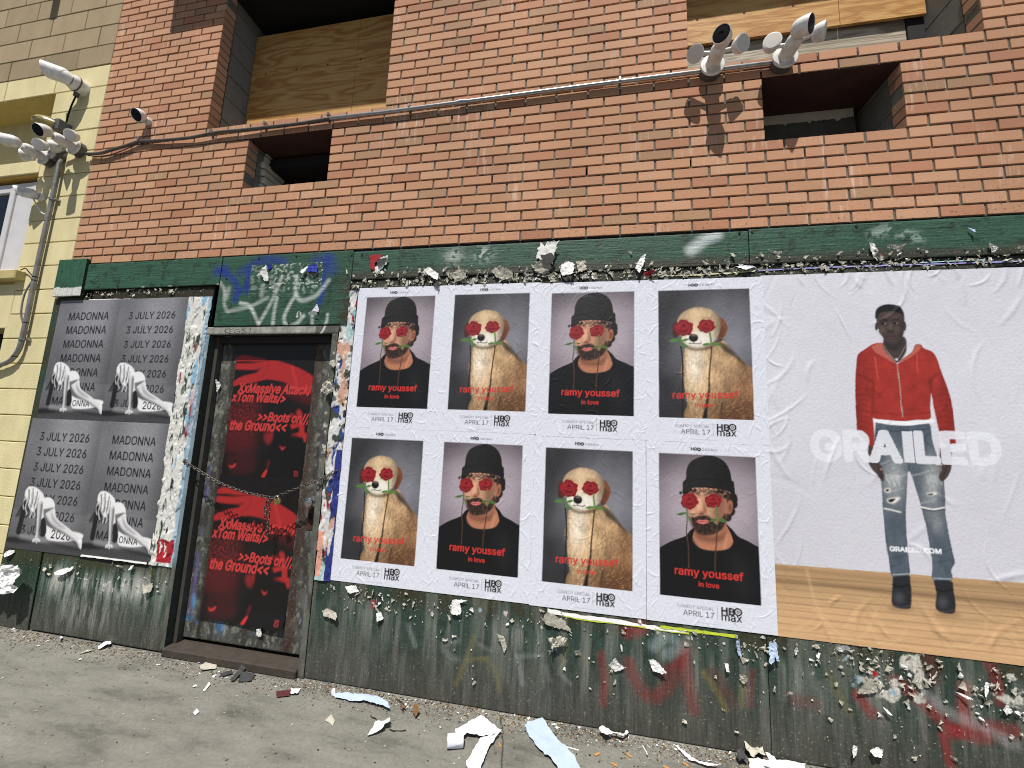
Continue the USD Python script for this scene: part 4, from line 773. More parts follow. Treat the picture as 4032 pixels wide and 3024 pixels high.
def residue(C, X, Z, w, s, rgb=(196, 194, 184), f=24, thr=0.6, tint=True):
    """Paper pulp left on the boards: islands of noise where w is high."""
    n = fb(X, Z, f, s + 70, 5); m = sstep(thr, thr + 0.05, n + 0.28 * (w - 1))
    col = lin(rgb) * (0.7 + 0.5 * fb(X, Z, 90, s + 71, 3))[..., None]
    if tint:
        h = fb(X, Z, 11, s + 72, 2); col = np.where((h > 0.66)[..., None], lin(150, 66, 66), col); col = np.where((h < 0.33)[..., None], lin(150, 176, 190), col)
    return C * (1 - m[..., None] * (w > 0.02)[..., None]) + col * m[..., None] * (w > 0.02)[..., None]
def grime(C, X, Z, top=0.42, s=0):
    """Street dirt worked into the foot of the boards."""
    k = sstep(top, 0.02, Z + 0.14 * (fb(X, Z, 3, s + 80, 3) - 0.5)) * (0.55 + 0.5 * fb(X, Z, 40, s + 81, 3, 6))
    C = blend(C, k, lin(74, 72, 65) * (0.5 + 0.9 * fb(X, Z, 70, s + 82, 3, 12))[..., None])
    n = fb(X, Z, 130, s + 83, 2); return blend(C, sstep(0.72, 0.77, n) * sstep(0.5, 0.0, Z) * 0.5, (168, 164, 152))
def low_right(X, Z):
    C = green(X, Z, 1, (46, 66, 58))
    C = blend(C, sstep(0.42, 0.53, Z) * (0.25 + 0.75 * (fb(X, Z, 8, 85, 3) > 0.46)) * 0.7, (58, 52, 32))
    C = blend(C, np.clip((fb(X, Z, 16, 86, 4, 2.2) - 0.47) * 4, 0, 0.5) * (0.4 + 0.8 * fb(X, Z, 70, 89, 3, 5)), (122, 126, 118))
    C = blend(C, sstep(0.5, 0.66, fb(X, Z, 26, 143, 4, 2.6)) * sstep(0.52, 0.40, Z) * 0.5 * (0.2 + fb(X, Z, 5, 144, 2)), (150, 152, 144))
    C = grime(C, X, Z, 0.46, 1)
    red, yl, wh = (136, 34, 40), (128, 116, 52), (150, 156, 152)
    fade = 0.4 + 0.7 * fb(X, Z, 60, 87, 3, 9)
    for g, pts, w, c, a in (
        (gG, [(150, 880), (160, 1000), (205, 1230)], .05, red, .75), (gG, [(110, 940), (20, 1000)], .04, red, .7), (gG, [(560, 1000), (540, 1200)], .03, red, .5), (gF, [(1720, 850), (1740, 1000), (1730, 1130)], .035, red, .8),
        (gF, [(1880, 900), (1920, 1000), (2010, 1100), (2130, 1010), (2200, 820)], .055, red, .75), (gF, [(1880, 720), (1950, 695)], .06, (160, 30, 40), .8), (gG, [(1200, 1140), (1290, 1250)], .04, (150, 26, 34), .85),
        (gG, [(1430, 1050), (1560, 1150), (1750, 1320), (1900, 1390), (1990, 1400)], .045, (150, 26, 36), .85), (gG, [(1720, 1390), (1740, 1470), (1765, 1560)], .03, (150, 26, 36), .85), (gG, [(1760, 1370), (1980, 1335), (2150, 1360)], .05, (150, 26, 36), .75), (gG, [(1990, 930), (2040, 1040), (2070, 1180)], .035, (150, 26, 36), .85),
        (gG, [(1640, 900), (1660, 1050)], .05, (96, 32, 34), .8), (gG, [(1850, 1090), (1842, 1200), (1860, 1290)], .045, (156, 26, 36), .85), (gG, [(820, 1170), (950, 1200)], .05, (120, 40, 44), .5), (gG, [(320, 1000), (430, 1180)], .05, (110, 34, 40), .5),
        (gF, [(985, 750), (930, 900), (880, 1020)], .025, yl, .6), (gF, [(1050, 880), (1110, 950), (1130, 1060)], .025, yl, .45), (gF, [(950, 885), (1060, 870)], .02, yl, .5), (gF, [(1520, 790), (1480, 960)], .02, yl, .5), (gF, [(1600, 850), (1640, 900)], .02, yl, .5),
        (gG, [(260, 1000), (340, 1110), (400, 1230)], .025, yl, .7), (gG, [(500, 1030), (495, 1200)], .025, yl, .6), (gG, [(1020, 1000), (1060, 1080), (1150, 1250)], .03, yl, .5),
        (gF, [(600, 680), (640, 800)], .025, wh, .55), (gF, [(890, 770), (800, 800), (850, 870), (880, 880)], .03, wh, .4), (gF, [(1240, 870), (1262, 1020)], .025, wh, .5), (gF, [(1230, 862), (1370, 858)], .02, wh, .45), (gF, [(1400, 920), (1420, 1000)], .025, wh, .4), (gF, [(1510, 890), (1480, 950), (1540, 1020)], .02, wh, .45), (gF, [(1010, 790), (1080, 830)], .02, wh, .35),
        (gF, [(2030, 800), (2100, 750), (2180, 800), (2110, 850)], .05, (166, 184, 184), .6), (gG, [(1600, 1120), (1750, 1240), (1950, 1330), (2150, 1440)], .04, (176, 168, 170), .6), (gG, [(980, 1080), (1000, 1230)], .04, wh, .3)):
        C = blend(C, stroke(X, Z, g, pts, w * 1.1, .8) * a * .72 * fade * np.clip(0.35 + 1.3 * fb(X, Z, 90, 88, 3, 7), 0, 1), c)
    z = 0.75 * zone(X, Z, gG, (1240, 980), .13, .10) + 0.8 * zone(X, Z, gG, (1230, 1060), .07, .05) + 0.7 * zone(X, Z, gG, (1540, 980), .07, .10) + 0.9 * zone(X, Z, gG, (2130, 1090), .10, .09) + 0.55 * zone(X, Z, gG, (400, 850), .4, .06) + 0.55 * zone(X, Z, gF, (350, 560), .25, .07) + 0.6 * zone(X, Z, gF, (1000, 590), .3, .05) + 0.5 * zone(X, Z, gF, (1500, 700), .2, .06) + 0.45 * zone(X, Z, gG, (1500, 1250), .5, .12)
    C = residue(C, X, Z, np.clip(z * 1.15, 0, 1), 2, thr=0.5, f=20)
    C = blend(C, zone(X, Z, gG, (1300, 1008), .014, .014) > 0.4, (170, 24, 32)); return C
def top_right(X, Z):
    C = green(X, Z, 3, (48, 82, 66))
    rough = sstep(2.555, 2.50, Z + 0.05 * (fb(X, Z, 6, 90, 3) - 0.5))
    C = blend(C, rough * 0.9, lin(60, 60, 50) * (0.35 + 1.3 * fb(X, Z, 110, 91, 4, 170))[..., None])
    C = blend(C, stroke(X, Z, gJ, [(180, 1490), (260, 1430), (330, 1400)], .06, .9) * 0.8, (196, 206, 206))
    C = blend(C, stroke(X, Z, gJ, [(1260, 1400), (1340, 1370), (1520, 1420)], .06, .9) * (fb(X, Z, 40, 94, 3) > 0.5) * 0.6, (150, 168, 160))
    C = blend(C, zone(X, Z, gI, (720, 1490), .06, .045) * (fb(X, Z, 60, 95, 3) > 0.42) * 0.8, (176, 186, 178)); C = blend(C, zone(X, Z, gI, (890, 1480), .055, .045) * (fb(X, Z, 55, 96, 3) > 0.48) * 0.85, (190, 196, 190))
    w = sstep(2.56, 2.47, Z) * 0.72 + 0.1 * sstep(2.6, 2.5, Z)
    return residue(C, X, Z, w * (0.75 + 0.25 * np.sin(X * 5.3)), 5, (206, 200, 194), 26, 0.56)
def low_left(X, Z):
    C = green(X, Z, 7, (40, 66, 54))
    C = blend(C, sstep(0.36, 0.50, Z) * (fb(X, Z, 9, 97, 3) > 0.42) * 0.75, (56, 54, 30))
    z = zone(X, Z, gE, (640, 660), .12, .09) + 0.9 * zone(X, Z, gE, (1050, 700), .22, .06) + zone(X, Z, gE, (1450, 740), .16, .09) + 0.5 * zone(X, Z, gE, (900, 1000), .3, .12) + 0.4 * zone(X, Z, gE, (1750, 700), .05, .3)
    C = blend(C, np.clip(z, 0, 1) * sstep(0.40, 0.62, fb(X, Z, 34, 98, 4, 5)) * 0.95, lin(186, 190, 184) * (0.7 + 0.5 * fb(X, Z, 60, 99, 3))[..., None])
    C = residue(C, X, Z, np.clip(z * 0.8, 0, 1), 8, (206, 204, 196), 26, 0.56, False)
    C = grime(C, X, Z, 0.40, 3)
    return blend(C, 0.55 * np.clip(z, 0, 1) * (fb(X, Z, 50, 101, 3, 6) > 0.54), (170, 172, 164))
def header(X, Z):
    C = green(X, Z, 11, (44, 80, 62)); gr = 0.1 + 1.25 * fb(X, Z, 8, 103, 4, 170)
    bl, wh = (24, 48, 128), (206, 214, 210)
    sq = (X > W(*gB(688, 210))[0]) & (X < W(*gB(1575, 200))[0] - 0.0) & (Z > 2.36) & (Z < W(*gB(1000, 203))[1])
    for pts, w, a in (([(180, 265), (270, 262), (340, 290)], .075, .95), ([(330, 290), (430, 360), (500, 470), (478, 640)], .04, .95), ([(660, 250), (630, 400), (636, 560)], .035, .95), ([(530, 545), (650, 440)], .04, .9), ([(560, 290), (680, 240)], .06, .7), ([(760, 175), (900, 140), (1080, 180)], .06, .8), ([(1640, 110), (1590, 300), (1556, 560), (1520, 680)], .036, .95), ([(1470, 180), (1640, 130), (1690, 260)], .07, .7)):
        C = blend(C, stroke(X, Z, gB, pts, w * 1.15, .95) * a * .85 * np.where(sq, 0.12, 1.0), bl)
    C = blend(C, sq * sstep(0.5, 0.6, fb(X, Z, 60, 104, 4, 90)) * (0.5 + 0.5 * (fb(X, Z, 7, 105, 2) > 0.45)) * 0.8 * sstep(2.36, 2.46, Z), (170, 182, 172))
    for pts, w, a in (([(285, 420), (345, 520), (345, 690), (385, 780), (450, 768), (640, 730), (760, 680), (880, 615)], .024, .75), ([(400, 500), (372, 620)], .03, .55), ([(545, 680), (660, 720), (770, 940)], .022, .95), ([(770, 940), (930, 660), (1060, 350)], .024, .85), ([(1000, 600), (965, 780), (945, 945)], .024, .9), ([(820, 470), (805, 590)], .03, .6), ([(1245, 350), (1230, 540), (1280, 640), (1360, 640), (1480, 590), (1570, 490), (1640, 400)], .026, .85), ([(1230, 580), (1140, 730), (1085, 870), (1130, 965), (1240, 935), (1325, 840)], .024, .95), ([(1435, 830), (1432, 955)], .022, .85), ([(1625, 820), (1610, 920), (1560, 990)], .018, .85)):
        C = blend(C, stroke(X, Z, gB, pts, w * 1.1, .95) * a * .78 * np.clip(gr, 0, 1), wh)
    C = residue(C, X, Z, zone(X, Z, gB, (640, 820), .05, .03) * 0.8 + zone(X, Z, gB, (1250, 830), .1, .05) * 0.7, 13, thr=0.5, f=40, tint=False)
    dirt = sstep(1.98, 2.09, X + 0.04 * (fb(X, Z, 10, 106, 3) - 0.5)) * sstep(2.6, 2.45, Z); return blend(C, dirt * (fb(X, Z, 60, 107, 4) > 0.45) * 0.9, (54, 46, 30))
def kegs(X, Z):
    C = lin(150, 150, 142) * (0.6 + 0.7 * fb(X, Z, 8, 108, 4))[..., None]; C = np.where((X > W(*gB(1470, 1000))[0])[..., None], C * 0.35, C)
    C = blend(C, sstep(2.125, 2.112, Z) * 0.6, (50, 48, 44))
    for pts in ([(352, 990), (346, 1060)], [(404, 990), (336, 1026), (412, 1060)], [(455, 998), (408, 1006), (412, 1026), (445, 1026)], [(412, 1026), (402, 1054), (455, 1050)], [(528, 1000), (474, 1014), (466, 1042), (505, 1056), (526, 1032), (492, 1030)], [(604, 998), (556, 1006), (586, 1028), (606, 1044), (545, 1056)], [(666, 988), (654, 1034)], [(648, 1046), (646, 1054)]):
        C = blend(C, stroke(X, Z, gB, pts, .0045, .4), (22, 22, 24))
    return blend(C, stroke(X, Z, gB, [(1590, 960), (1565, 1010), (1535, 1055)], .014), (200, 204, 200))
zl = [(-0.0, 0.6, .0045), (0.6, 2.36, .08), (2.36, 2.43, .0045)]
top = 2.43
# left panels; the outer one leans a little out at its foot
panel('plywood_panel', spaced([(-0.5, -0.137, .005)]), spaced([(0.0, 0.62, .005), (0.62, 2.38, .08), (2.38, 2.425, .005)]), 0.0, 0.018, low_left, M['grain_v'])
panel('plywood_panel', spaced([(-0.122, 1.0, .0045)]), spaced([(0.012, 0.6, .0045), (0.6, 2.38, .08), (2.38, 2.476, .005)]), 0.002, 0.018, lambda X, Z: residue(blend(low_left(X, Z), sstep(2.3, 2.35, Z), lin(46, 42, 28) * (0.4 + 1.2 * fb(X, Z, 70, 110, 4, 60))[..., None]), X, Z, 0.62 * sstep(2.40, 2.46, Z), 15, thr=0.55, tint=False), M['grain_v'])
panel('plywood_panel', spaced([(2.047, 4.5615, .0045)]), spaced([(0.004, 0.6, .0045), (0.6, 2.38, .08), (2.38, 2.475, .005)]), 0.0, 0.018, lambda X, Z: np.where((Z > 1.5)[..., None], top_right(X, Z), low_right(X, Z)), M['grain_v'])
panel('plywood_panel', spaced([(4.565, 7.0, .0055), (7.0, 12.2, .05)]), spaced([(0.004, 0.6, .0055), (0.6, 2.38, .08), (2.38, 2.475, .005)]), 0.001, 0.018, lambda X, Z: np.where((Z > 1.5)[..., None], top_right(X, Z), low_right(X, Z)), M['grain_v'])
# top boards
panel('corner_board', spaced([(-0.478, -0.196, .005)]), spaced([(2.425, 2.731, .005)]), -0.030, 0.028, lambda X, Z: residue(green(X, Z, 17, (40, 86, 64)), X, Z, 1.0 * sstep(2.505, 2.49, Z + 0.05 * (fb(X, Z, 16, 19, 4) - 0.5)), 18, (212, 212, 204), 14, 0.3, False), M['grain_v'])
panel('top_board', spaced([(-0.194, 1.0525, .005)]), spaced([(2.479, 2.688, .005)]), -0.014, 0.022, lambda X, Z: residue(blend(green(X, Z, 19, (48, 86, 66)), zone(X, Z, gA, (2110, 290), .045, .035) * 1.1, (26, 52, 130)), X, Z, 0.75 * sstep(2.497, 2.48, Z), 20, thr=0.5, tint=False), M['grain_h'])
panel('door_header', spaced([(1.0575, 2.1035, .004)]), spaced([(2.168, 2.687, .004)]), -0.012, 0.03, header, M['grain_h'], relief=0.002)
panel('top_board', spaced([(2.1065, 4.5585, .005)]), spaced([(2.478, 2.676, .005)]), -0.010, 0.02, top_right, M['grain_h'], relief=0.002)
panel('top_board', spaced([(4.562, 7.0, .006), (7.0, 12.2, .05)]), spaced([(2.478, 2.684, .006)]), -0.012, 0.02, top_right, M['grain_h'], relief=0.002)
for x, z in [W(*gA(*p)) for p in ((490, 230), (535, 225), (1418, 190), (1405, 452), (860, 470))] + [W(*gJ(*p)) for p in ((465, 1388), (540, 1385), (1155, 1350))] + [W(*gB(*p)) for p in ((775, 130), (1240, 100), (375, 378), (1145, 925), (1925, 85), (2050, 78))]:
    put('screw', cyl((x, -0.0105, z), (x, -0.0165, z), 0.006, 8), M['dark_steel'], HOA)
# door: frame, threshold, leaf
DR = xf('door', HOA, label='rusty narrow door with dark red posters, recessed in the hoarding')
panel('frame_head', spaced([(1.002, 2.046, .003)]), spaced([(2.108, 2.1645, .003)]), -0.006, 0.05, kegs, M['old_paint'], parent=DR)
def post(X, Z, k=0):
    C = lin(92, 94, 86) * (0.5 + 0.9 * fb(X, Z, 14, 112 + k, 4, 3))[..., None]; C = blend(C, sstep(0.5, 0.62, fb(X, Z, 30, 113 + k, 4, 9)) * 0.7, (54, 46, 38)); return blend(C, sstep(0.62, 0.68, fb(X, Z, 40, 114 + k, 3)) * sstep(0.8, 1.6, Z), (196, 190, 176))
panel('frame_post', spaced([(1.003, 1.033, .006)]), spaced([(0.032, 2.107, .012)]), -0.010, 0.085, lambda X, Z: blend(post(X, Z), sstep(0.5, 0.6, Z) * 0.65, (126, 150, 164)), M['old_paint'], parent=DR)
panel('frame_post', spaced([(2.004, 2.0455, .006)]), spaced([(0.004, 2.107, .012)]), -0.008, 0.085, lambda X, Z: blend(post(X, Z, 5), sstep(0.6, 0.66, fb(X, Z, 20, 118, 3, 8)) * sstep(1.0, 1.9, Z), (150, 146, 132)), M['old_paint'], parent=DR)
put('door_stop', bx(1.034, 1.062, 0.042, 0.09, 0.05, 2.107, 0.002), M['old_paint_dark'] if 'old_paint_dark' in M else plain('stop_paint', (70, 68, 62), 0.6, noise=0.6, scale=14, dark=0.5), DR)
put('door_stop', bx(1.062, 2.003, 0.045, 0.09, 2.06, 2.107, 0.002), M['dark_steel'], DR)
put('threshold', bx(1.034, 2.004, -0.026, 0.14, 0.0, 0.05, 0.006), plain('threshold_wood', (66, 58, 50), 0.85, noise=0.6, scale=16, dark=0.45, bump=0.004, bscale=50), DR)
put('gap', bx(1.0, 2.05, 0.13, 0.16, 0.0, 2.2), M['dark'], DR)
def leaf(X, Z):
    C = lin(80, 81, 75) * (0.55 + 0.8 * fb(X, Z, 10, 121, 5, 5))[..., None]
    C = blend(C, sstep(0.5, 0.58, fb(X, Z, 26, 122, 5, 16)) * 0.75, (48, 44, 40)); C = blend(C, sstep(0.56, 0.62, fb(X, Z, 50, 123, 4, 30)) * 0.6, (130, 134, 124))
    C = blend(C, np.exp(-((X - 1.85) / .035) ** 2) * (0.5 + 0.5 * fb(X, Z, 20, 124, 3)) * 1.0, (58, 34, 26)); C = blend(C, np.exp(-((X - 1.18) / .03) ** 2) * 0.9 * sstep(0.3, 0.45, fb(X, Z, 14, 125, 3)), (40, 32, 28))
    C = blend(C, np.exp(-((X - 1.10) / .014) ** 2) * sstep(0.5, 0.56, fb(X, Z, 6, 126, 3, 3)) * 0.8, (92, 88, 140)); C = blend(C, np.exp(-((X - 1.955) / .018) ** 2) * sstep(0.5, 0.56, fb(X, Z, 6, 127, 3, 3)) * 0.7, (84, 78, 120))
    C = blend(C, np.exp(-((Z - 0.17) / .04) ** 2) * sstep(0.52, 0.6, fb(X, Z, 12, 128, 3, 20)) * sstep(1.75, 1.5, X) * 0.55, (62, 120, 170))
    C = blend(C, np.exp(-((X - 1.115) / .012) ** 2 - ((Z - 0.30) / .04) ** 2), (70, 140, 190))
    return C
panel('door_leaf', spaced([(1.066, 2.06, .005)]), spaced([(0.075, 2.06, .007)]), 0.080, 0.045, leaf, M['old_paint'], parent=DR)
kx, kz = W(*gD(1300, 125), 0.08); put('knob', lathe([(0, 0), (0.030, 0), (0.030, 0.006), (0.012, 0.009), (0.012, 0.03), (0.026, 0.034), (0.033, 0.046), (0.031, 0.060), (0.018, 0.070), (0, 0.073)], (kx + 0.02, 0.0795, kz - 0.02), (0, -1, 0), 28), M['steel'], DR, smooth=40)
put('lock_slot', lathe([(0, 0.0), (0.022, 0.0), (0.022, 0.004), (0, 0.004)], (kx + 0.015, 0.0795, kz - 0.115), (0, -1, 0), 16), M['dark'], DR); put('latch_plate', bx(kx - 0.015, kx + 0.045, 0.076, 0.0798, kz - 0.20, kz - 0.06), M['rust'], DR)

# ---------------------------------------------------------------- posters
IM4 = [(0.066, 0.86), (0.547, 0.86), (0.547, 0.13), (0.066, 0.13)]
def art(fn, w, h, step, s4, d4, bg):
    a = Art(w, h, step, s4, d4, bg); fn(a); a.col = a.colours().reshape(-1, 3); return a
man = art(art_man, 0.616, 0.926, 0.0033, IM4, [(43, 57), (564, 82), (595, 879), (48, 815)], (212, 215, 226))
dog = art(art_dog, 0.616, 0.926, 0.0033, IM4, [(41, 66), (557, 55), (587, 792), (46, 775)], (212, 215, 226))
PG = 'comedy special posters, four across and two high'
for i, (a, x0, z0, who, where) in enumerate((
    (man, 2.160, 1.4925, 'man', 'first of the upper row'), (dog, 2.773, 1.4920, 'dog', 'second of the upper row'), (man, 3.388, 1.4830, 'man', 'third of the upper row'), (dog, 4.002, 1.4800, 'dog', 'last of the upper row'),
    (dog, 2.147, 0.5670, 'dog', 'first of the lower row'), (man, 2.762, 0.5655, 'man', 'second of the lower row'), (dog, 3.378, 0.5590, 'dog', 'third of the lower row'), (man, 3.996, 0.5560, 'man', 'last of the lower row'))):
    look = 'white poster of a beanie wearing man with rose eyes' if who == 'man' else 'white poster of a curly dog with rose eyes'
    sheet('poster', a, x0, z0, -0.0012 - 0.0006 * (i % 4) - (0.0004 if i < 4 else 0), M['poster'], 200 + i, 0.0016, 230, skew=(0.006 if i < 4 else 0.004, -0.003), label=f'{look}, {where}', cat='poster', group=PG)
x0, z0 = 4.611, 0.552
d4 = [(0, 0), (952, 0), (952, 1700), (0, 1700)]; s4 = [W(3150 + .8403 * a, 1150 + .8403 * b) - (x0, z0) for a, b in d4]
fa = art(art_fashion, 1.34, 1.86, 0.0036, s4, d4, (206, 206, 215))
sheet('poster', fa, x0, z0, -0.0008, M['poster'], 300, 0.0032, 130, length=(0.06, 0.34), wide=2.6, skew=(0.002, -0.002), label='tall fashion poster of a young man in red hoodie and ripped jeans', cat='poster')
K4 = [(688, 48), (1170, 42), (1040, 915), (545, 908)]
for i, (wd_, x0, w, z0, where) in enumerate((('MADONNA', -0.432, 0.618, 1.472, 'upper left of four'), ('3 JULY 2026', 0.183, 0.628, 1.470, 'upper right of four'), ('3 JULY 2026', -0.482, 0.702, 0.528, 'lower left of four'), ('MADONNA', 0.216, 0.602, 0.545, 'lower right of four'))):
    h = 0.926 if i < 2 else 0.945 if i == 2 else 0.926
    a = art(lambda s, q=wd_: art_kneeling(s, q), w, h, 0.0042, [(0, h), (w, h), (w, 0), (0, 0)], K4, (92, 92, 97))
    sheet('poster', a, x0, z0, -0.0012 - 0.0006 * (i % 2) - (0.001 if i < 2 else 0), M['poster'], 320 + i, 0.0012, 70, skew=(0.012 if i % 2 == 0 else -0.004, 0.0), label=f'grey poster of a kneeling figure under a repeated {"name" if wd_[0] == "M" else "date"}, {where}', cat='poster', group='grey concert posters left of the door')
m4 = [(0.0, 0.93), (0.632, 0.93), (0.632, 0.0), (0.0, 0.0)]
ha = art(art_hand, 0.632, 0.93, 0.0036, m4, [(218, 70), (637, 75), (552, 792), (125, 768)], (19, 16, 17))
def flap(X, Z, v):
    k = sstep(0.10, 0.0, Z) * (0.4 + 0.6 * sstep(0.2, 0.6, X)); v[..., 1] -= 0.022 * k; return v
sheet('poster', ha, 1.196, 1.134, 0.0785, M['door_poster'], 340, 0.0014, 60, label='red and black music poster on the upper half of the door', cat='poster', group='red and black posters on the door')
sheet('poster', ha, 1.186, 0.208, 0.0785, M['door_poster'], 341, 0.0014, 60, curl=flap, label='red and black music poster on the lower half of the door, its foot curling off', cat='poster', group='red and black posters on the door')
# layers of torn posters beside the door
def torn(name, x0, x1, z0, z1, y, fn, seed, **t):
    xs, zs = spaced([(x0, x1, .004)]), spaced([(z0, z1, .005)]); X, Z = np.meshgrid(xs, zs); C = fn(X, Z); n = fb(X, Z, 26, seed, 5, 14)
    Y = y - 0.0015 - 0.007 * sstep(0.42, 0.58, n) - 0.003 * fb(X, Z, 90, seed + 1, 3)
    wob = 0.010 * (fb(X * 0, Z, 16, seed + 2, 4) - 0.5); Xd = X + wob * np.where(X < (x0 + x1) / 2, (x0 + x1) / 2 - X, X - (x0 + x1) / 2) / (x1 - x0) * 2 * np.sign(X - (x0 + x1) / 2)
    i = np.arange(X.size).reshape(X.shape); a, b, c, d = i[:-1, :-1].ravel(), i[:-1, 1:].ravel(), i[1:, 1:].ravel(), i[1:, :-1].ravel()
    put(name, (np.stack([Xd, Y, Z], -1).reshape(-1, 3), np.vstack([np.stack([a, b, c], 1), np.stack([a, c, d], 1)])), M['scrap'], smooth=True, col=np.clip(C.reshape(-1, 3), .01, .8), **t)
def layers_left(X, Z):
    C = lin(212, 212, 206) * (0.72 + 0.4 * fb(X, Z, 40, 131, 4))[..., None]
    for s, th, c, f, fz in ((132, .60, (46, 66, 58), 24, 14), (133, .66, (140, 56, 60), 16, 9), (134, .64, (96, 110, 100), 30, 16), (135, .66, (36, 36, 38), 22, 12), (136, .655, (126, 170, 196), 14, 6)):
        C = blend(C, sstep(th, th + 0.03, fb(X, Z, f * 1.5, s, 5, fz * .55)), c)
    C = blend(C, sstep(0.965, 0.975, X + 0.02 * (fb(X * 0, Z, 8, 137, 3) - 0.5)) * 0.8, lin(136, 168, 190) * (0.7 + 0.5 * fb(X, Z, 20, 138, 3, 4))[..., None])
    a, b = W(*gE(1735, 200)), W(*gE(1870, 470)); C = blend(C, (X > a[0]) & (X < b[0]) & (Z < a[1] + 0.03 * (fb(X, Z, 40, 139, 3) - 0.5)) & (Z > b[1]) & (fb(X, Z, 60, 140, 3, 20) < 0.6), (158, 28, 40))
    p = W(*gC(350, 900)); C = blend(C, np.exp(-((X - p[0]) / .02) ** 2 - ((Z - p[1]) / .13) ** 2) * (fb(X, Z, 30, 141, 4, 12) > 0.46), (156, 40, 50)); return C
torn('torn_poster_layers', 0.806, 1.002, 0.53, 2.395, 0.001, layers_left, 131, label='thick strip of torn white poster layers on the left of the door frame', cat='torn posters', group='torn poster layers beside the door')
def layers_right(X, Z):
    C = lin(206, 206, 204) * (0.7 + 0.4 * fb(X, Z, 40, 151, 4))[..., None]
    for s, th, c, f, fz in ((152, .56, (58, 66, 54), 22, 12), (153, .62, (44, 62, 130), 20, 10), (154, .62, (190, 150, 130), 18, 6), (155, .66, (150, 36, 42), 18, 7), (156, .64, (34, 36, 36), 26, 14), (157, .62, (150, 186, 186), 16, 8)):
        C = blend(C, sstep(th, th + 0.03, fb(X, Z, f, s, 5, fz)), c)
    C = blend(C, (X > 2.118) & (Z < 1.35) & (fb(X, Z, 30, 158, 3, 8) > 0.4), (36, 46, 118)); return blend(C, (X < 2.09) & (Z < 0.85) & (Z > 0.58), (206, 150, 132))
torn('torn_poster_layers', 2.052, 2.159, 0.56, 2.40, -0.0005, layers_right, 151, label='narrow strip of torn blue and white poster layers on the right of the door frame', cat='torn posters', group='torn poster layers beside the door')
# ---------------------------------------------------------------- conduits
def P3(p, d):  # photo point at distance d before the wall
    a = W(*p, -d); return np.array([a[0], -d, a[1]])
CD = xf('electrical_conduit', label='grey conduit and cable running across the bricks up to the floodlight cameras', cat='conduit')
ep = [P3(gI(770, 592), .022), P3(gI(1500, 497), .022), P3(gJ(660, 372), .022)]
put('pipe', tube([P3(gI(0, 688), .022), P3(gI(300, 655), .022)] + ep[:1] + ep[1:], 0.0125, 14), M['galvanised'], CD, smooth=50)
put('coupling', tube([P3(gI(748, 595), .022), P3(gI(795, 589), .022)], 0.0165, 14), M['galvanised'], CD, smooth=40)
cb = [(340, 606), (395, 603), (440, 590), (500, 573), (545, 558), (600, 555), (680, 549), (760, 540), (850, 522), (950, 512), (1060, 500), (1180, 486), (1300, 466)]
put('cable', tube(spline([P3(p, .022 + .004 * math.sin(i)) for i, p in enumerate(cb)], 8), 0.0115, 10), M['cable'], CD, smooth=True)
put('cable', tube(spline([P3(p, .012) for p in ((345, 612), (400, 617), (450, 605), (505, 583), (545, 566))], 8), 0.004, 8), M['cable'], CD, smooth=True)
for p in (gI(468, 640), gI(1680, 490), gI(1, 688), (842, 530), (1052, 500), (560, 560)):
    c = P3(p, .0); put('strap', [bx(c[0] - .008, c[0] + .008, -.037, -.001, c[2] - .004, c[2] + .022, .002), bx(c[0] - .009, c[0] + .009, -.006, -.001, c[2] - .038, c[2] - .004, .001)], M['galvanised'], CD)
VC = xf('electrical_conduit', label='grey vertical conduit on the yellow blocks, bending out of the picture at its foot', cat='conduit')
vp = [(-0.708, 3.64), (-0.706, 3.3), (-0.712, 2.69), (-0.708, 2.3), (-0.712, 2.06), (-0.735, 1.975), (-0.79, 1.91), (-0.87, 1.88), (-0.97, 1.862), (-1.5, 1.85)]
put('pipe', tube(spline([(x, -.022, z) for x, z in vp], 10), 0.0165, 14), M['old_pipe'], VC, smooth=True)
for x, z in ((-0.705, 3.277), (-0.709, 2.085)): put('strap', [tube([(x, -.022, z - .008), (x, -.022, z + .008)], 0.02, 14), bx(x + .014, x + .045, -.012, .006, z - .008, z + .008, .001)], M['galvanised'], VC)
for x, z in ((-0.712, 2.60), (-0.712, 2.57), (-0.708, 2.22), (-0.75, 1.945)): put('cable_tie', tube([(x, -.022, z - .003), (x, -.022, z + .003)], 0.0182, 12), M['lens_black'], VC)
put('cable', tube(spline([(-0.735, -.02, 2.58), (-0.76, -.035, 2.45), (-0.755, -.035, 2.3), (-0.728, -.022, 2.2)], 8), 0.006, 8), M['old_pipe'], VC, smooth=True)
put('cable', tube(spline([(-0.92, -.005, 2.675), (-0.84, -.02, 2.68), (-0.78, -.025, 2.64), (-0.728, -.022, 2.60)], 8), 0.004, 8), M['lens_black'], VC, smooth=True)
put('junction_box', lathe([(0, 0), (.052, 0), (.052, .055), (.05, .06), (0, .06)], (-0.748, .006, 3.676), (0, -1, 0), 24), M['dark_plastic'], VC)
put('lid', lathe([(0, 0), (.048, 0), (.046, .006), (0, .007)], (-0.748, -.0545, 3.676), (0, -1, 0), 24), M['galvanised'], VC, smooth=30)
put('cable', tube([(-0.69, -.03, 3.69), (-0.60, -.03, 3.712)], .012, 10), M['dark_plastic'], VC); put('cable', tube([(-0.80, -.03, 3.672), (-0.87, -.03, 3.665)], .012, 10), M['dark_plastic'], VC)

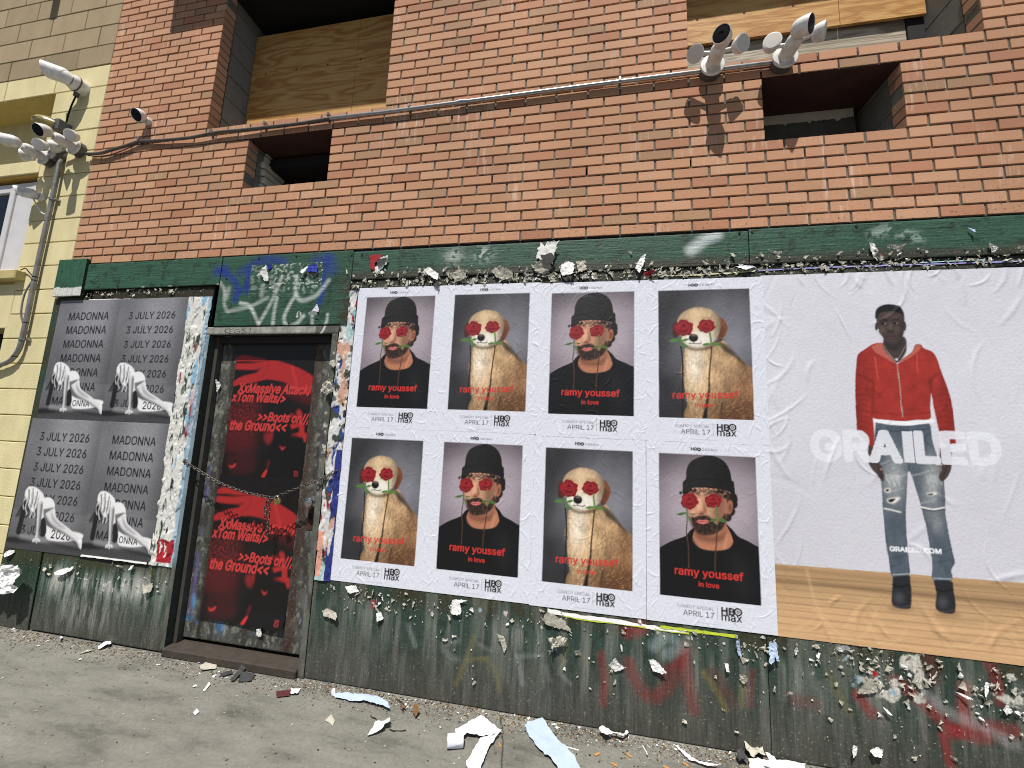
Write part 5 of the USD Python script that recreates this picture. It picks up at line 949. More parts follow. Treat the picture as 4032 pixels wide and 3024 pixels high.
# ---------------------------------------------------------------- floodlight cameras
def hooded(c, d, L, r, slant, back):
    """A camera head: round back, straight barrel, its front cut on a slant so that the hood juts out above."""
    m = lathe([(0, -back), (r * .55, -back * .92), (r * .85, -back * .6), (r, -back * .1), (r, L * .4), (r, L * .8), (r, L), (r * .93, L), (r * .90, L - .004), (0, L - .004)], c, d, 34)
    d = np.asarray(d, float) / np.linalg.norm(d); v = m.vertices - np.asarray(c, float); t = v @ d; up = np.array([0, 0, 1.0]) - d * d[2]; up /= np.linalg.norm(up)
    m.vertices = m.vertices + np.outer(np.clip(t / L, 0, 1) ** 2 * (v @ up) * slant, d); return m, up
def floodcam(base, body, face, lamps, label, head_at=.165):
    b = np.array(base, float); n = np.array((0, -1.0, 0)); bd = np.array(body, float); bd /= np.linalg.norm(bd)
    t = xf('floodlight_camera', label=label, cat='security camera', group='white floodlight cameras')
    put('junction_box', lathe([(0, 0), (.062, 0), (.062, .044), (0, .044)], b + n * 0.0008, n, 28), M['dark_plastic'], t)
    put('flange', lathe([(0, .0445), (.067, .0445), (.069, .050), (.066, .059), (.045, .062), (0, .062)], b, n, 36), M['white_plastic'], t, smooth=35)
    s = b + n * .06
    put('body', lathe([(0, 0), (.043, 0), (.043, .004), (.040, .01), (.040, .085), (.036, .10), (.030, .112), (0, .118)], s, bd, 30), M['white_plastic'], t, smooth=40)
    f = np.array(face, float); f /= np.linalg.norm(f); h = b + n * .05 + bd * head_at
    if f[0] < -.9: put('camera_head', hooded(h + f * .0, f, .085, .045, .7, .05)[0], M['white_plastic'], t, smooth=45)
    else: put('camera_head', lathe([(0, -.052), (.020, -.050), (.036, -.040), (.044, -.022), (.0475, .0), (.0475, .034), (.0455, .040), (.043, .037), (0, .037)], h - f * .0, f, 34), M['white_plastic'], t, smooth=40)
    if f[0] >= -.9: put('lens_face', lathe([(0, 0), (.0435, 0), (.0425, .0035), (.012, .0045), (.011, .003), (0, .003)], h + f * .0352, f, 34), M['lens_black'], t, smooth=30)
    for (at, d) in lamps:
        d = np.array(d, float); d /= np.linalg.norm(d); c = b + n * .05 + bd * .075 + np.array(at, float)
        lp = xf('lamp', t)
        put('housing', lathe([(0, -.034), (.022, -.033), (.036, -.026), (.0435, -.008), (.0465, .014), (.0465, .022), (.0425, .0235), (0, .0225)], c, d, 32), M['white_plastic'], lp, smooth=40)
        put('lens', lathe([(0, 0), (.0420, 0), (.0405, .0025), (0, .003)], c + d * .0222, d, 32), M['lamp_lens'], lp)
        e = b + n * .05 + bd * .075; q = c - d * .028
        put('arm', tube(spline([e + (q - e) * .3, e + (q - e) * .65, q], 5), .011, 12), M['white_plastic'], lp, smooth=True)
floodcam((4.389, 0, 3.722), (.02, -1, .0), (-.50, -.85, -.28), [((-.115, .0, .015), (-.35, -.62, -.72)), ((.118, -.015, .02), (.42, -.85, -.38))], 'white floodlight camera at the end of the conduit, its black lens turned left')
floodcam((4.780, 0, 3.715), (.06, -1, .02), (.72, -.60, -.32), [((-.10, .01, .03), (-.28, -.95, -.12)), ((.12, -.03, .02), (.85, -.45, -.22))], 'white floodlight camera over the small dark opening, its black lens turned right')
floodcam((-0.548, .006, 3.722), (-.05, -1, -.02), (.10, -.82, -.55), [((.078, .015, .045), (.25, -.85, -.5)), ((-.10, .02, -.03), (-.7, -.7, -.3))], 'white floodlight camera at the edge of the yellow blocks, lens towards the street', .18)
floodcam((-0.862, .006, 3.662), (-.05, -1, .0), (-.92, -.4, .05), [((.078, .01, .05), (.25, -.88, -.45)), ((-.085, .02, -.02), (-.8, -.6, -.2))], 'white floodlight camera on the yellow blocks, seen from behind, turned left', .18)
def bullet(base, arm, d, L, r, slant, label, mr=.03, ml=.03, back=.02):
    b = np.array(base, float); n = np.array((0, -1.0, 0)); d = np.array(d, float); d /= np.linalg.norm(d); c = b + np.array(arm, float)
    t = xf('security_camera', label=label, cat='security camera', group='white bullet cameras')
    put('mount', lathe([(0, -.004), (mr, -.004), (mr, ml * .7), (mr * .8, ml), (0, ml)], b, n, 28), M['white_plastic'], t, smooth=40)
    put('arm', tube(spline([b + n * ml * .8, (b + n * ml + c) / 2, c], 6), min(mr, r) * (.62 if mr < .05 else .9), 16), M['white_plastic'], t, smooth=True)
    m, up = hooded(c, d, L, r, slant, back); put('body', m, M['white_plastic'], t, smooth=45)
    f, _ = hooded(c, d, L, r, slant, back); lf = lathe([(0, 0), (r * .9, 0), (r * .88, .003), (r * .25, .004), (r * .22, .002), (0, .002)], c + d * (L - .0035), d, 34); v = lf.vertices - c; lf.vertices = lf.vertices + np.outer((v @ up) * slant, d)
    put('lens_face', lf, M['lens_black'], t); return t
bullet((0.132, 0, 3.903), (-.012, -.062, .010), (.02, -.80, -.58), .030, .048, 0, 'white camera with a round black face alone on the bricks left of the tall window', .03, .03, .035)
t = bullet((-0.655, .0075, 4.318), (-.035, -.125, .02), (-.88, -.46, .16), .12, .060, .4, 'large white camera high on the yellow blocks, just below the tan blocks', .066, .10, .05)
put('collar', lathe([(.04, -.006), (.0685, -.006), (.0685, .004), (.04, .004)], (-.655, -.055, 4.318), (0, -1, 0), 28), M['dark_plastic'], t)
put('cable_gland', cyl((-0.665, -.03, 4.262), (-0.668, -.03, 4.222), .018, 12), M['dark_plastic'], t); put('cable', tube(spline([(-0.668, -.03, 4.23), (-0.70, -.03, 4.12), (-0.725, -.025, 3.98), (-0.745, -.02, 3.74)], 8), .006, 8), M['lens_black'], t, smooth=True)
t = bullet((-0.872, .0075, 3.318), (-.022, -.055, .006), (-.93, -.34, .10), .095, .041, .75, 'small white camera beside the white window frame, turned left', .034, .03, .03)
put('cable', tube(spline([(-0.895, -.03, 3.285), (-0.85, -.02, 3.215), (-0.80, -.012, 3.165), (-0.75, -.012, 3.155), (-0.722, -.018, 3.2)], 8), .005, 8), M['white_plastic'], t, smooth=True)
bullet((-1.235, .0065, 5.49), (0, -.07, 0), (0, -.95, -.3), .09, .048, 0, 'white camera on the tan blocks above the picture')
wl = xf('wall_lamp', label='yellowed jar lamp with a metal base over the junction box on the yellow blocks', cat='lamp')
ax = np.array((-.8, -.6, .12)); c = np.array((-0.768, -.06, 3.925))
put('base', [bx(-.76, -.70, -.085, .006, 3.875, 3.975, .006)], M['dark_plastic'], wl)
put('jar', lathe([(0, -.01), (.045, -.01), (.050, .02), (.052, .06), (.044, .105), (.026, .128), (0, .136)], c, ax, 28), M['amber'], wl, smooth=50)
for k in range(4): put('rib', tube(spline([c + ax / np.linalg.norm(ax) * s + np.array(frame_of(ax)[0]) * r * math.cos(k * math.pi / 2) + np.array(frame_of(ax)[1]) * r * math.sin(k * math.pi / 2) for s, r in ((-.005, .054), (.05, .060), (.11, .046), (.14, .01))], 5), .004, 8), M['amber'], wl, smooth=True)

# ---------------------------------------------------------------- chain and padlock
def link_mesh(c, t, u):
    """A stadium link centred at c along t, flat in the plane (t, u)."""
    w, l, r = .0075, .0105, .0032; a = np.linspace(0, 2 * np.pi, 20, endpoint=False)
    p = np.stack([np.cos(a) * w + np.where(np.cos(a) > 0, l - w + .002, -(l - w + .002)), np.sin(a) * w], 1)
    return tube(c + p[:, :1] * t + p[:, 1:] * u, r, 6, closed=True)
CH_ = xf('chain', label='rusty steel chain strung across the door, its loose ends hanging in the middle', cat='chain')
def chain(pts, pitch=.0225):
    p = spline(pts, 20); s = np.concatenate([[0], np.cumsum(np.linalg.norm(np.diff(p, axis=0), axis=1))]); n = int(s[-1] / pitch)
    for i in range(n):
        q = np.array([np.interp((i + .5) * s[-1] / n, s, p[:, k]) for k in range(3)]); q2 = np.array([np.interp((i + .7) * s[-1] / n, s, p[:, k]) for k in range(3)])
        t = (q2 - q) / np.linalg.norm(q2 - q); a, b, _ = frame_of(t); th = (0.35 if i % 2 else 0.35 + math.pi / 2) + rng.normal(0, .12)
        put('link', link_mesh(q, t, math.cos(th) * a + math.sin(th) * b), M['chain_steel'], CH_, smooth=True)
low = P3(gD(985, 128), .035)
chain([P3(gC(300, 1345), .004), P3(gC(420, 1420), .028), P3(gC(600, 1530), .03), P3(gC(760, 1595), .032), P3(gC(880, 1635), .034), low])
chain([low, P3(gD(1050, 100), .032), P3(gD(1200, 40), .03), P3(gC(1600, 1490), .028), P3(gC(1735, 1420), .006)])
chain([low + (-.008, .004, -.004), P3(gD(955, 160), .022), P3(gD(950, 240), .012), P3(gD(942, 330), .004), P3(gD(932, 425), .002)])
chain([low + (-.012, -.004, -.008), P3(gD(930, 170), .02), P3(gD(925, 240), .014), P3(gD(922, 285), .008)])
a = P3(gC(290, 1350), .004); put('rusty_plate', bx(a[0] - .03, a[0] + .018, -.006, -.001, a[2] - .035, a[2] + .03, .002), M['rust'], CH_)
PL = xf('padlock', label='small brass padlock closing the chain in the middle of the door', cat='padlock')
a = P3(gD(1020, 150), .045); Rm = trimesh.transformations.rotation_matrix(-.45, (0, 1, 0), a)
m_ = bx(a[0] - .021, a[0] + .021, a[1] - .009, a[1] + .009, a[2] - .022, a[2] + .014, .004); m_.apply_transform(Rm); put('body', m_, M['brass'], PL)
s_ = tube([a + (.014 * math.cos(q), 0, .014 + .018 * (1 if math.sin(q) > 0 else 0) * math.sin(q) - (.004 if math.sin(q) <= 0 else 0)) for q in np.linspace(0, math.pi, 14)], .0042, 10); s_.apply_transform(Rm); put('shackle', s_, M['steel'], PL, smooth=True)

# ---------------------------------------------------------------- torn paper on the boards, litter on the ground
def scrap(name, pts, place, mat, amp, lift, base, label, cat='paper scrap', seed=None, group=None, smooth=True, n=60, parent='/World', rag=.014, freq=3.2):
    """An irregular torn piece: outline pts in its own plane, crumpled by amp, its far edge lifted by lift. place(u, v, h) -> world."""
    r = np.random.default_rng(seed if seed is not None else int(abs(pts[0][0] * 977 + pts[0][1] * 131)) % 100000)
    q = np.asarray(pts, float); P = Polygon(q).buffer(0)
    if P.geom_type != 'Polygon': P = max(P.geoms, key=lambda g: g.area)
    L = math.sqrt(P.area); dens = P.segmentize(L / 11).exterior.coords; b = np.array(dens)[:-1]; b = b + r.normal(0, L * rag, b.shape)
    P = Polygon(b).buffer(0);  P = P if P.geom_type == 'Polygon' else max(P.geoms, key=lambda g: g.area)
    x0, y0, x1, y1 = P.bounds; inn = np.stack([r.uniform(x0, x1, n * 2), r.uniform(y0, y1, n * 2)], 1); inn = inn[shapely.contains_xy(P.buffer(-L * .03), inn[:, 0], inn[:, 1])]
    v = np.vstack([np.array(P.exterior.coords)[:-1], inn]); T = Delaunay(v).simplices; c = v[T].mean(1); T = T[shapely.contains_xy(P, c[:, 0], c[:, 1])]
    if not len(T): return None
    k = freq / L; h = base + amp * (fb(v[:, 0], v[:, 1], k, r.integers(900), 3)) * 1.6
    th = r.uniform(0, 2 * np.pi); s = ((v[:, 0] - x0) / (x1 - x0 + 1e-9) - .5) * math.cos(th) + ((v[:, 1] - y0) / (y1 - y0 + 1e-9) - .5) * math.sin(th)
    h = h + lift * np.clip(s + .5, 0, 1.2) ** 2
    w = np.array([place(a_, b_, h_) for (a_, b_), h_ in zip(v, h)])
    f = T.copy(); nrm = np.cross(w[f[:, 1]] - w[f[:, 0]], w[f[:, 2]] - w[f[:, 0]])
    up = np.array(place(0, 0, 1.0)) - np.array(place(0, 0, 0.0)); f[(nrm @ up) < 0] = f[(nrm @ up) < 0][:, ::-1]
    if name is None: return w, f
    return put(name, (w, f), mat, parent, smooth=smooth, label=label, cat=cat, group=group)
onwall = lambda a, b, h: (a, -h, b)
onfloor = lambda a, b, h: (a, b, h)
def wscrap(g, pts, mat, label, amp=.006, lift=.012, base=.004, y=0.0, group='torn paper left on the hoarding'):
    return scrap('torn_paper', [W(*g(*p), y) for p in pts], lambda a, b, h: (a, y - h, b), M[mat], amp, lift, base, label, group=group, rag=.035, smooth=False, freq=5)
def fscrap(g, pts, mat, label, amp=.006, lift=.006, base=.002, cat='paper scrap', name='paper_scrap', group='paper litter on the sidewalk', n=60):
    return scrap(name, [G(*g(*p)) for p in pts], onfloor, M[mat], amp, lift, base, label, cat, group=group, n=n)
hy = -.013
wscrap(gB, [(868, 208), (888, 402), (842, 404), (806, 332), (756, 352)], 'paper_white', 'white paper tongue hanging on the spray painted board over the door, upper left', y=hy, lift=.02)
wscrap(gB, [(872, 200), (928, 200), (922, 240), (880, 266)], 'paper_royal', 'small royal blue paper remnant beside the white tongue over the door', y=hy, lift=.004, amp=.002)
wscrap(gB, [(1384, 212), (1334, 326), (1284, 300), (1310, 262)], 'paper_white', 'white folded corner beside the blue remnant on the spray painted board', y=hy, lift=.02)
wscrap(gB, [(1388, 212), (1482, 190), (1516, 312), (1400, 292), (1362, 290)], 'paper_royal', 'royal blue torn remnant at the upper right of the spray painted board', y=hy, lift=.016)
wscrap(gB, [(888, 490), (1006, 448), (1058, 498), (985, 500), (945, 545), (965, 505)], 'paper_white', 'white triangular flap in the middle of the spray painted board', y=hy, lift=.035)
wscrap(gB, [(1372, 818), (1422, 784), (1506, 790), (1504, 828)], 'paper_white', 'white torn corner low on the right of the spray painted board', y=hy, lift=.018)
wscrap(gB, [(1424, 780), (1494, 690), (1512, 742), (1508, 786)], 'paper_lilac', 'pale violet paper tip above the white torn corner over the door', y=hy, lift=.006)
wscrap(gB, [(1846, 262), (1860, 262), (1870, 312), (1854, 314)], 'paper_white', 'tiny white strip near the right end of the spray painted board', y=hy, lift=.004, amp=.002)
ty = -.0112
wscrap(gI, [(232, 1486), (300, 1478), (300, 1500), (262, 1530), (262, 1580), (240, 1560)], 'paper_red', 'red torn poster remnant on the top board right of the door', y=ty, amp=.003, lift=.006)
wscrap(gI, [(296, 1500), (345, 1490), (330, 1540), (270, 1590), (255, 1560), (300, 1530)], 'paper_white', 'white torn edge below the red poster remnant on the top board', y=ty, amp=.004, lift=.01)
wscrap(gI, [(272, 1512), (334, 1494), (318, 1530), (282, 1544)], 'paper_grey', 'black printed patch on the torn piece beside the red remnant', y=ty - .012, amp=.002, lift=.003)
wscrap(gI, [(1200, 1500), (1212, 1440), (1226, 1410), (1250, 1440), (1262, 1410), (1330, 1414), (1300, 1500), (1292, 1540), (1240, 1520)], 'paper_white', 'large ragged white paper star torn on the top board above the third poster', y=ty, amp=.008, lift=.02)
wscrap(gI, [(1222, 1484), (1290, 1468), (1306, 1500), (1276, 1540), (1240, 1530)], 'paper_grey', 'black patch in the middle of the large ragged white star', y=ty - .022, amp=.002, lift=.002)
for k, (pts, lb) in enumerate((
    ([(545, 1572), (580, 1556), (640, 1600), (636, 1640), (600, 1622), (572, 1600)], 'crumpled white rag of paper above the second poster'), ([(700, 1590), (790, 1576), (800, 1622), (730, 1640)], 'grey white paper rag between the second and third poster tops'),
    ([(940, 1580), (985, 1552), (1060, 1582), (1066, 1620), (1000, 1628), (960, 1612)], 'grey crumpled paper bunch above the third poster, left of the white star'), ([(1330, 1560), (1370, 1520), (1420, 1540), (1410, 1600), (1350, 1610)], 'white ragged bunch just right of the white star'),
    ([(1430, 1530), (1482, 1516), (1490, 1572), (1440, 1590)], 'small cream paper rag right of the white star'), ([(1196, 1530), (1250, 1520), (1290, 1560), (1250, 1600), (1190, 1580)], 'grey torn roll of paper under the white star'),
    ([(1770, 1560), (1800, 1500), (1830, 1480), (1822, 1530), (1790, 1600)], 'thin white tongue of paper above the last upper poster'), ([(1820, 1590), (1880, 1580), (1860, 1610), (1826, 1608)], 'small red and white remnant above the last upper poster'))):
    wscrap(gI, pts, ('paper_white', 'paper_old', 'paper_old', 'paper_white', 'paper_old', 'paper_old', 'paper_white', 'paper_red')[k], lb, y=0.0, amp=.012, lift=.02)
for k, (pts, lb) in enumerate((
    ([(1222, 1450), (1278, 1456), (1274, 1500), (1280, 1556), (1252, 1530), (1226, 1490)], 'white hanging shred on the boards above the fashion poster'), ([(1320, 1490), (1350, 1460), (1400, 1470), (1436, 1456), (1410, 1500)], 'flat white shred right of the hanging one above the fashion poster'),
    ([(1812, 1356), (1856, 1372), (1850, 1394)], 'pale blue paper corner on the green top board above the fashion poster'), ([(1930, 1480), (1990, 1462), (1990, 1500), (1950, 1510)], 'white rag near the right end above the fashion poster'), ([(2090, 1480), (2150, 1456), (2159, 1500), (2100, 1506)], 'cream paper rag at the right edge above the fashion poster'),
    ([(620, 1496), (700, 1500), (750, 1490), (700, 1520)], 'small grey shreds on the boards at the joint of the top boards'), ([(440, 1590), (500, 1580), (560, 1586), (500, 1612)], 'pinkish shred just above the edge between the two poster groups'))):
    wscrap(gJ, pts, ('paper_white', 'paper_old', 'paper_blue', 'paper_white', 'paper_old', 'paper_old', 'paper_lilac')[k], lb, y=ty if k in (2,) else 0.0, amp=.008, lift=.016)
for k, (g, pts, lb, mt) in enumerate((
    (gF, [(858, 530), (950, 530), (905, 548), (916, 606), (880, 616), (854, 610)], 'pale torn corner hanging under the second lower poster', 'paper_white'), (gF, [(1378, 640), (1410, 590), (1510, 650), (1552, 722), (1500, 700), (1420, 680)], 'large torn sheet peeling off below the third lower poster', 'paper_old'),
    (gF, [(1418, 740), (1470, 728), (1530, 745), (1490, 790), (1440, 796)], 'crumpled grey lump of paper under the large peeling sheet', 'paper_old'), (gF, [(424, 606), (446, 596), (462, 640), (430, 652)], 'small white scrap low on the boards under the first lower poster', 'paper_white'),
    (gF, [(1120, 712), (1160, 740), (1176, 800), (1160, 838), (1146, 790)], 'hanging twist of grey paper under the second lower poster', 'paper_old'), (gF, [(1762, 900), (1800, 858), (1830, 900), (1862, 922), (1800, 946)], 'white star shaped scrap low on the boards below the last lower poster', 'paper_white'),
    (gF, [(1996, 874), (2036, 876), (2098, 940), (2072, 950), (2020, 940)], 'folded white scrap right of the star shaped one', 'paper_white'), (gF, [(1560, 820), (1596, 812), (1604, 842), (1576, 850)], 'little white square of paper on the dark boards', 'paper_old'), (gF, [(100, 590), (150, 580), (200, 610), (196, 640), (120, 624)], 'grey pulp of paper at the left end of the right boards', 'paper_old'),
    (gF, [(240, 450), (300, 445), (322, 480), (270, 490)], 'white torn end under the first lower poster', 'paper_white'), (gG, [(1056, 826), (1120, 822), (1150, 850), (1090, 866), (1060, 856)], 'round white scrap just under the fashion poster', 'paper_white'), (gG, [(800, 850), (820, 830), (832, 862), (816, 890)], 'small leaf shaped white scrap under the plank floor of the fashion poster', 'paper_white'),
    (gG, [(386, 936), (410, 940), (414, 990), (392, 980)], 'curled white scrap on the boards right of the last lower poster', 'paper_white'), (gG, [(476, 1004), (514, 1000), (522, 1040), (500, 1066), (478, 1036)], 'dull round scrap beside the yellow spray lines', 'paper_old'), (gG, [(1160, 1430), (1192, 1440), (1184, 1490), (1156, 1500), (1146, 1460)], 'white scrap near the foot of the boards', 'paper_white'),
    (gG, [(1258, 1460), (1310, 1444), (1350, 1462), (1330, 1500), (1280, 1488)], 'wider white scrap at the foot of the boards below the red spray', 'paper_white'), (gG, [(1180, 1110), (1240, 1030), (1310, 1060), (1306, 1110), (1220, 1126)], 'big flaking white patch on the boards under the fashion poster', 'paper_old'), (gG, [(1940, 1130), (1966, 1050), (1990, 1060), (1976, 1110)], 'drooping white shred beside the red stroke at the right', 'paper_white'),
    (gG, [(2050, 1200), (2090, 1180), (2130, 1230), (2090, 1250)], 'crumpled white scrap low at the right edge', 'paper_white'), (gG, [(1784, 1112), (1830, 1122), (1872, 1142), (1840, 1146)], 'white curl across the red paint blob', 'paper_white'), (gG, [(1340, 1200), (1368, 1216), (1400, 1250), (1372, 1240)], 'thin white sliver between the red strokes', 'paper_white'),
    (gG, [(655, 810), (700, 806), (716, 930), (690, 900), (674, 930), (650, 936)], 'pale blue torn tag hanging under the corner between the poster groups', 'paper_blue'), (gG, [(446, 790), (470, 786), (490, 900), (470, 890)], 'narrow blue white tag below the last lower poster', 'paper_blue'),
    (gE, [(78, 350), (130, 312), (186, 322), (150, 366), (96, 386)], 'oval white scrap under the lower left grey poster', 'paper_white'), (gE, [(626, 556), (700, 520), (826, 492), (800, 530), (720, 580), (650, 574)], 'long pale scrap peeling on the boards under the grey posters', 'paper_white'), (gE, [(484, 500), (540, 512), (540, 540), (494, 534)], 'small cream scrap left of the long pale one', 'paper_old'),
    (gE, [(1270, 486), (1330, 470), (1386, 500), (1330, 504)], 'white tip under the lower right grey poster', 'paper_white'), (gE, [(1570, 690), (1620, 700), (1680, 672), (1672, 760), (1600, 780)], 'ragged scrap at the right of the white smear under the grey posters', 'paper_old'), (gE, [(1420, 530), (1440, 486), (1480, 480), (1460, 520)], 'tiny white tip under the torn layers', 'paper_white'),
    (gC, [(1590, 690), (1620, 620), (1680, 575), (1725, 600), (1712, 690), (1660, 720)], 'crumpled yellowed paper lump on the right door post', 'paper_old'), (gC, [(1670, 420), (1700, 390), (1722, 440), (1700, 470)], 'flat cream patch high on the right door post', 'paper_old'), (gC, [(1590, 1180), (1640, 1190), (1630, 1270), (1606, 1240)], 'cream shred low on the right door post', 'paper_old'),
    (gD, [(860, 1190), (915, 1178), (910, 1240), (880, 1256), (858, 1240)], 'white shred stuck under the door poster', 'paper_white'), (gC, [(610, 700), (622, 580), (652, 626), (640, 660)], 'white sliver on the left side of the door', 'paper_white'))):
    wscrap(g, pts, mt, lb, y=.078 if g is gD or 'side of the door' in lb else -.012 if 'door post' in lb else 0.0, amp=.007 if 'lump' not in lb else .03, lift=.014)
# the big crumpled wad at the far left
scrap('crumpled_poster', [W(*gE(*p)) for p in [(-60, 470), (20, 455), (120, 436), (210, 430), (300, 450), (400, 470), (380, 560), (350, 640), (358, 738), (240, 726), (120, 704), (0, 690), (-70, 690)]], onwall, M['paper_white'], .085, .03, .006, 'large crumpled white poster wad at the left end of the boards', 'torn poster', seed=11, n=520, rag=.02, freq=8, smooth=False)
# older edges that show round the posters
def strip(name, g, pts, w, mat, y, label, **k):
    p = np.array([W(*g(*q), y) for q in pts]); p = spline(p, 6); r = np.random.default_rng(len(pts) * 7 + int(w * 1e4)); v, f = [], []
    for i, q in enumerate(p):
        ww = w * r.uniform(.7, 1.2); v += [(q[0], y - .0004, q[1] + ww / 2), (q[0], y - .0022 - .002 * r.random(), q[1] - ww / 2)]
        if i: f += [[2 * i - 2, 2 * i - 1, 2 * i], [2 * i, 2 * i - 1, 2 * i + 1]]
    f = [t[::-1] for t in f] if np.cross(np.subtract(v[f[0][1]], v[f[0][0]]), np.subtract(v[f[0][2]], v[f[0][0]]))[1] > 0 else f
    put(name, (np.array(v), np.array(f)), M[mat], smooth=True, label=label, cat='poster edge', **k)
M['paper_lime'] = paper('paper_lime', (170, 186, 50)); M['paper_violet'] = paper('paper_violet', (140, 140, 200)); M['paper_cream'] = paper('paper_cream', (206, 200, 160)); M['paper_aqua'] = paper('paper_aqua', (150, 190, 196))
strip('old_poster_edge', gF, [(1410, 596), (1600, 630), (1800, 655), (2000, 690), (2212, 712)], .022, 'paper_white', .0006, 'white edge of an older poster under the lower row, below the third poster')
strip('old_poster_edge', gF, [(1500, 622), (1640, 650), (1850, 672), (2060, 705), (2230, 728)], .010, 'paper_lime', .0002, 'lime green edge of an older poster below the last lower posters')
strip('old_poster_edge', gG, [(0, 722), (150, 740), (300, 760), (470, 782)], .014, 'paper_lime', .0002, 'lime green edge below the last lower poster, ending in a hanging tag')
strip('old_poster_edge', gJ, [(0, 1640), (200, 1634), (400, 1622), (560, 1610)], .008, 'paper_cream', -.0004, 'cream edge of an older poster above the last upper comedy poster')
strip('old_poster_edge', gJ, [(580, 1608), (900, 1592), (1300, 1578), (1700, 1566), (2159, 1552)], .008, 'paper_violet', -.0002, 'violet edge of an older poster above the fashion poster')
strip('old_poster_edge', gJ, [(1540, 1560), (1720, 1552), (1920, 1544)], .006, 'paper_aqua', -.0006, 'pale aqua shred near the right end of the violet edge')
strip('old_poster_edge', gJ, [(1985, 1580), (2159, 1572)], .007, 'lens_black', -.0009, 'black edge of a poster at the right end above the fashion poster')
strip('old_poster_edge', gE, [(880, 372), (1200, 410), (1600, 462)], .018, 'paper_white', .0006, 'white edge of an older poster, lower right grey poster'); strip('old_poster_edge', gE, [(870, 392), (1200, 440), (1620, 492)], .016, 'lens_black', .001, 'black older poster edge under the white one below the grey posters')
strip('old_poster_edge', gA, [(480, 632), (700, 628), (900, 626), (1060, 624)], .006, 'paper_white', -.0003, 'white edge of an older poster along the top of the grey posters')
# litter with a look of its own
fscrap(gL, [(128, 235), (180, 225), (290, 222), (400, 240), (500, 250), (590, 285), (640, 330), (655, 400), (600, 355), (520, 335), (420, 305), (300, 298), (190, 268), (140, 255)], 'paper_blue', 'long pale blue paper strip lying along the foot of the boards', amp=.016, lift=.006, n=160)
p = G(*gL(140, 215)); put('paper_curl', tube([(p[0] - .006, p[1] + .012, .012), (p[0] + .014, p[1] - .016, .012)], .011, 14), M['paper_white'], smooth=50, label='rolled up end of the pale blue strip', cat='paper scrap', group='paper litter on the sidewalk')
fscrap(gK, [(165, 350), (250, 295), (350, 232), (395, 268), (440, 300), (497, 350), (420, 378), (355, 393), (250, 378), (180, 425)], 'paper_lilac', 'folded white strip in the middle foreground, its upper arm', amp=.018, lift=.012, base=.003, n=160)
fscrap(gK, [(497, 352), (440, 385), (355, 394), (300, 480), (244, 575), (262, 660), (330, 660), (400, 480), (425, 440)], 'paper_white', 'folded white strip in the middle foreground, its lower arm', amp=.014, lift=.01, base=.003, n=120)
q = G(*gK(125, 490)); 
th = np.linspace(-.5, 4.6, 26); prof = [(0.028 * math.cos(t) , .030 + .028 * math.sin(t)) for t in th]
dv = np.array([.94, .34]); dn = np.array([-dv[1], dv[0]]); c0 = G(*gK(90, 490)) + np.array([.0, .035]); vs, fs = [], []
for i, (a_, h_) in enumerate(prof):
    for j, s in enumerate(np.linspace(0, .075, 5)): vs.append((*(c0 + dv * s + dn * (a_ * .9)), h_ + .002 * math.sin(i * .9 + j)))
for i in range(len(prof) - 1):
    for j in range(4): k = i * 5 + j; fs += [[k, k + 5, k + 1], [k + 1, k + 5, k + 6]]
put('paper_curl', (np.array(vs), np.array(fs)), M['paper_lilac'], smooth=True, label='standing curl at the left end of the folded white strip', cat='paper scrap', group='paper litter on the sidewalk')
fscrap(gK, [(662, 285), (720, 262), (785, 240), (830, 305), (905, 405), (1000, 510), (1090, 650), (930, 660), (845, 545), (740, 445), (680, 345)], 'paper_blue', 'wide pale blue paper strip running out of the picture at the bottom', amp=.012, lift=.006, base=.004, n=220)
fscrap(gL, [(530, 482), (655, 480), (650, 546), (602, 552), (600, 572), (445, 616), (500, 546)], 'paper_white', 'white triangular scrap with a folded top, between the strips', amp=.012, lift=.03)
fscrap(gH, [(80, 282), (110, 262), (130, 285), (180, 290), (215, 300), (245, 272), (248, 290), (215, 322), (160, 300), (120, 326)], 'paper_white', 'wrinkled white wisp touching the foot of the boards right of the blue strip', amp=.03, lift=.015)
fscrap(gH, [(505, 345), (520, 345), (600, 418), (700, 452), (760, 470), (690, 466), (590, 430)], 'paper_white', 'narrow white paper ribbon at the lower right', amp=.012, lift=.01)
q0 = G(*gH(940, 470))
def lean(a, b, h): return (a, -.05 - h - .45 * max(0, .22 - b), b)
scrap('paper_scrap', [W(*gH(*p), -.06) for p in [(968, 296), (1000, 316), (1045, 352), (1130, 402), (1240, 457), (1260, 540), (1000, 540), (1030, 450), (1000, 380)]], lean, M['paper_white'], .02, .01, .004, 'large white torn sheet standing against the boards at the lower right', group='paper litter on the sidewalk', seed=5, n=160)
fscrap(gH, [(876, 365), (890, 352), (930, 366), (985, 372), (1010, 440), (930, 440), (900, 395)], 'paper_old', 'cream crumpled scrap left of the large standing sheet', amp=.05, lift=.02)
fscrap(gH, [(850, 400), (870, 392), (890, 420), (910, 450), (865, 455), (848, 425)], 'paper_grey', 'dark grey scrap beside the cream crumpled one', amp=.03, lift=.01)
fscrap(gH, [(915, 430), (1000, 436), (1090, 440), (1230, 452), (1230, 540), (930, 540)], 'paper_white', 'flat white sheet under the standing one at the lower right', amp=.02, lift=.01)
fscrap(gM, [(1240, 1002), (1290, 968), (1352, 962), (1345, 1008), (1250, 1024)], 'paper_old', 'cream paper square in front of the door threshold', amp=.01)
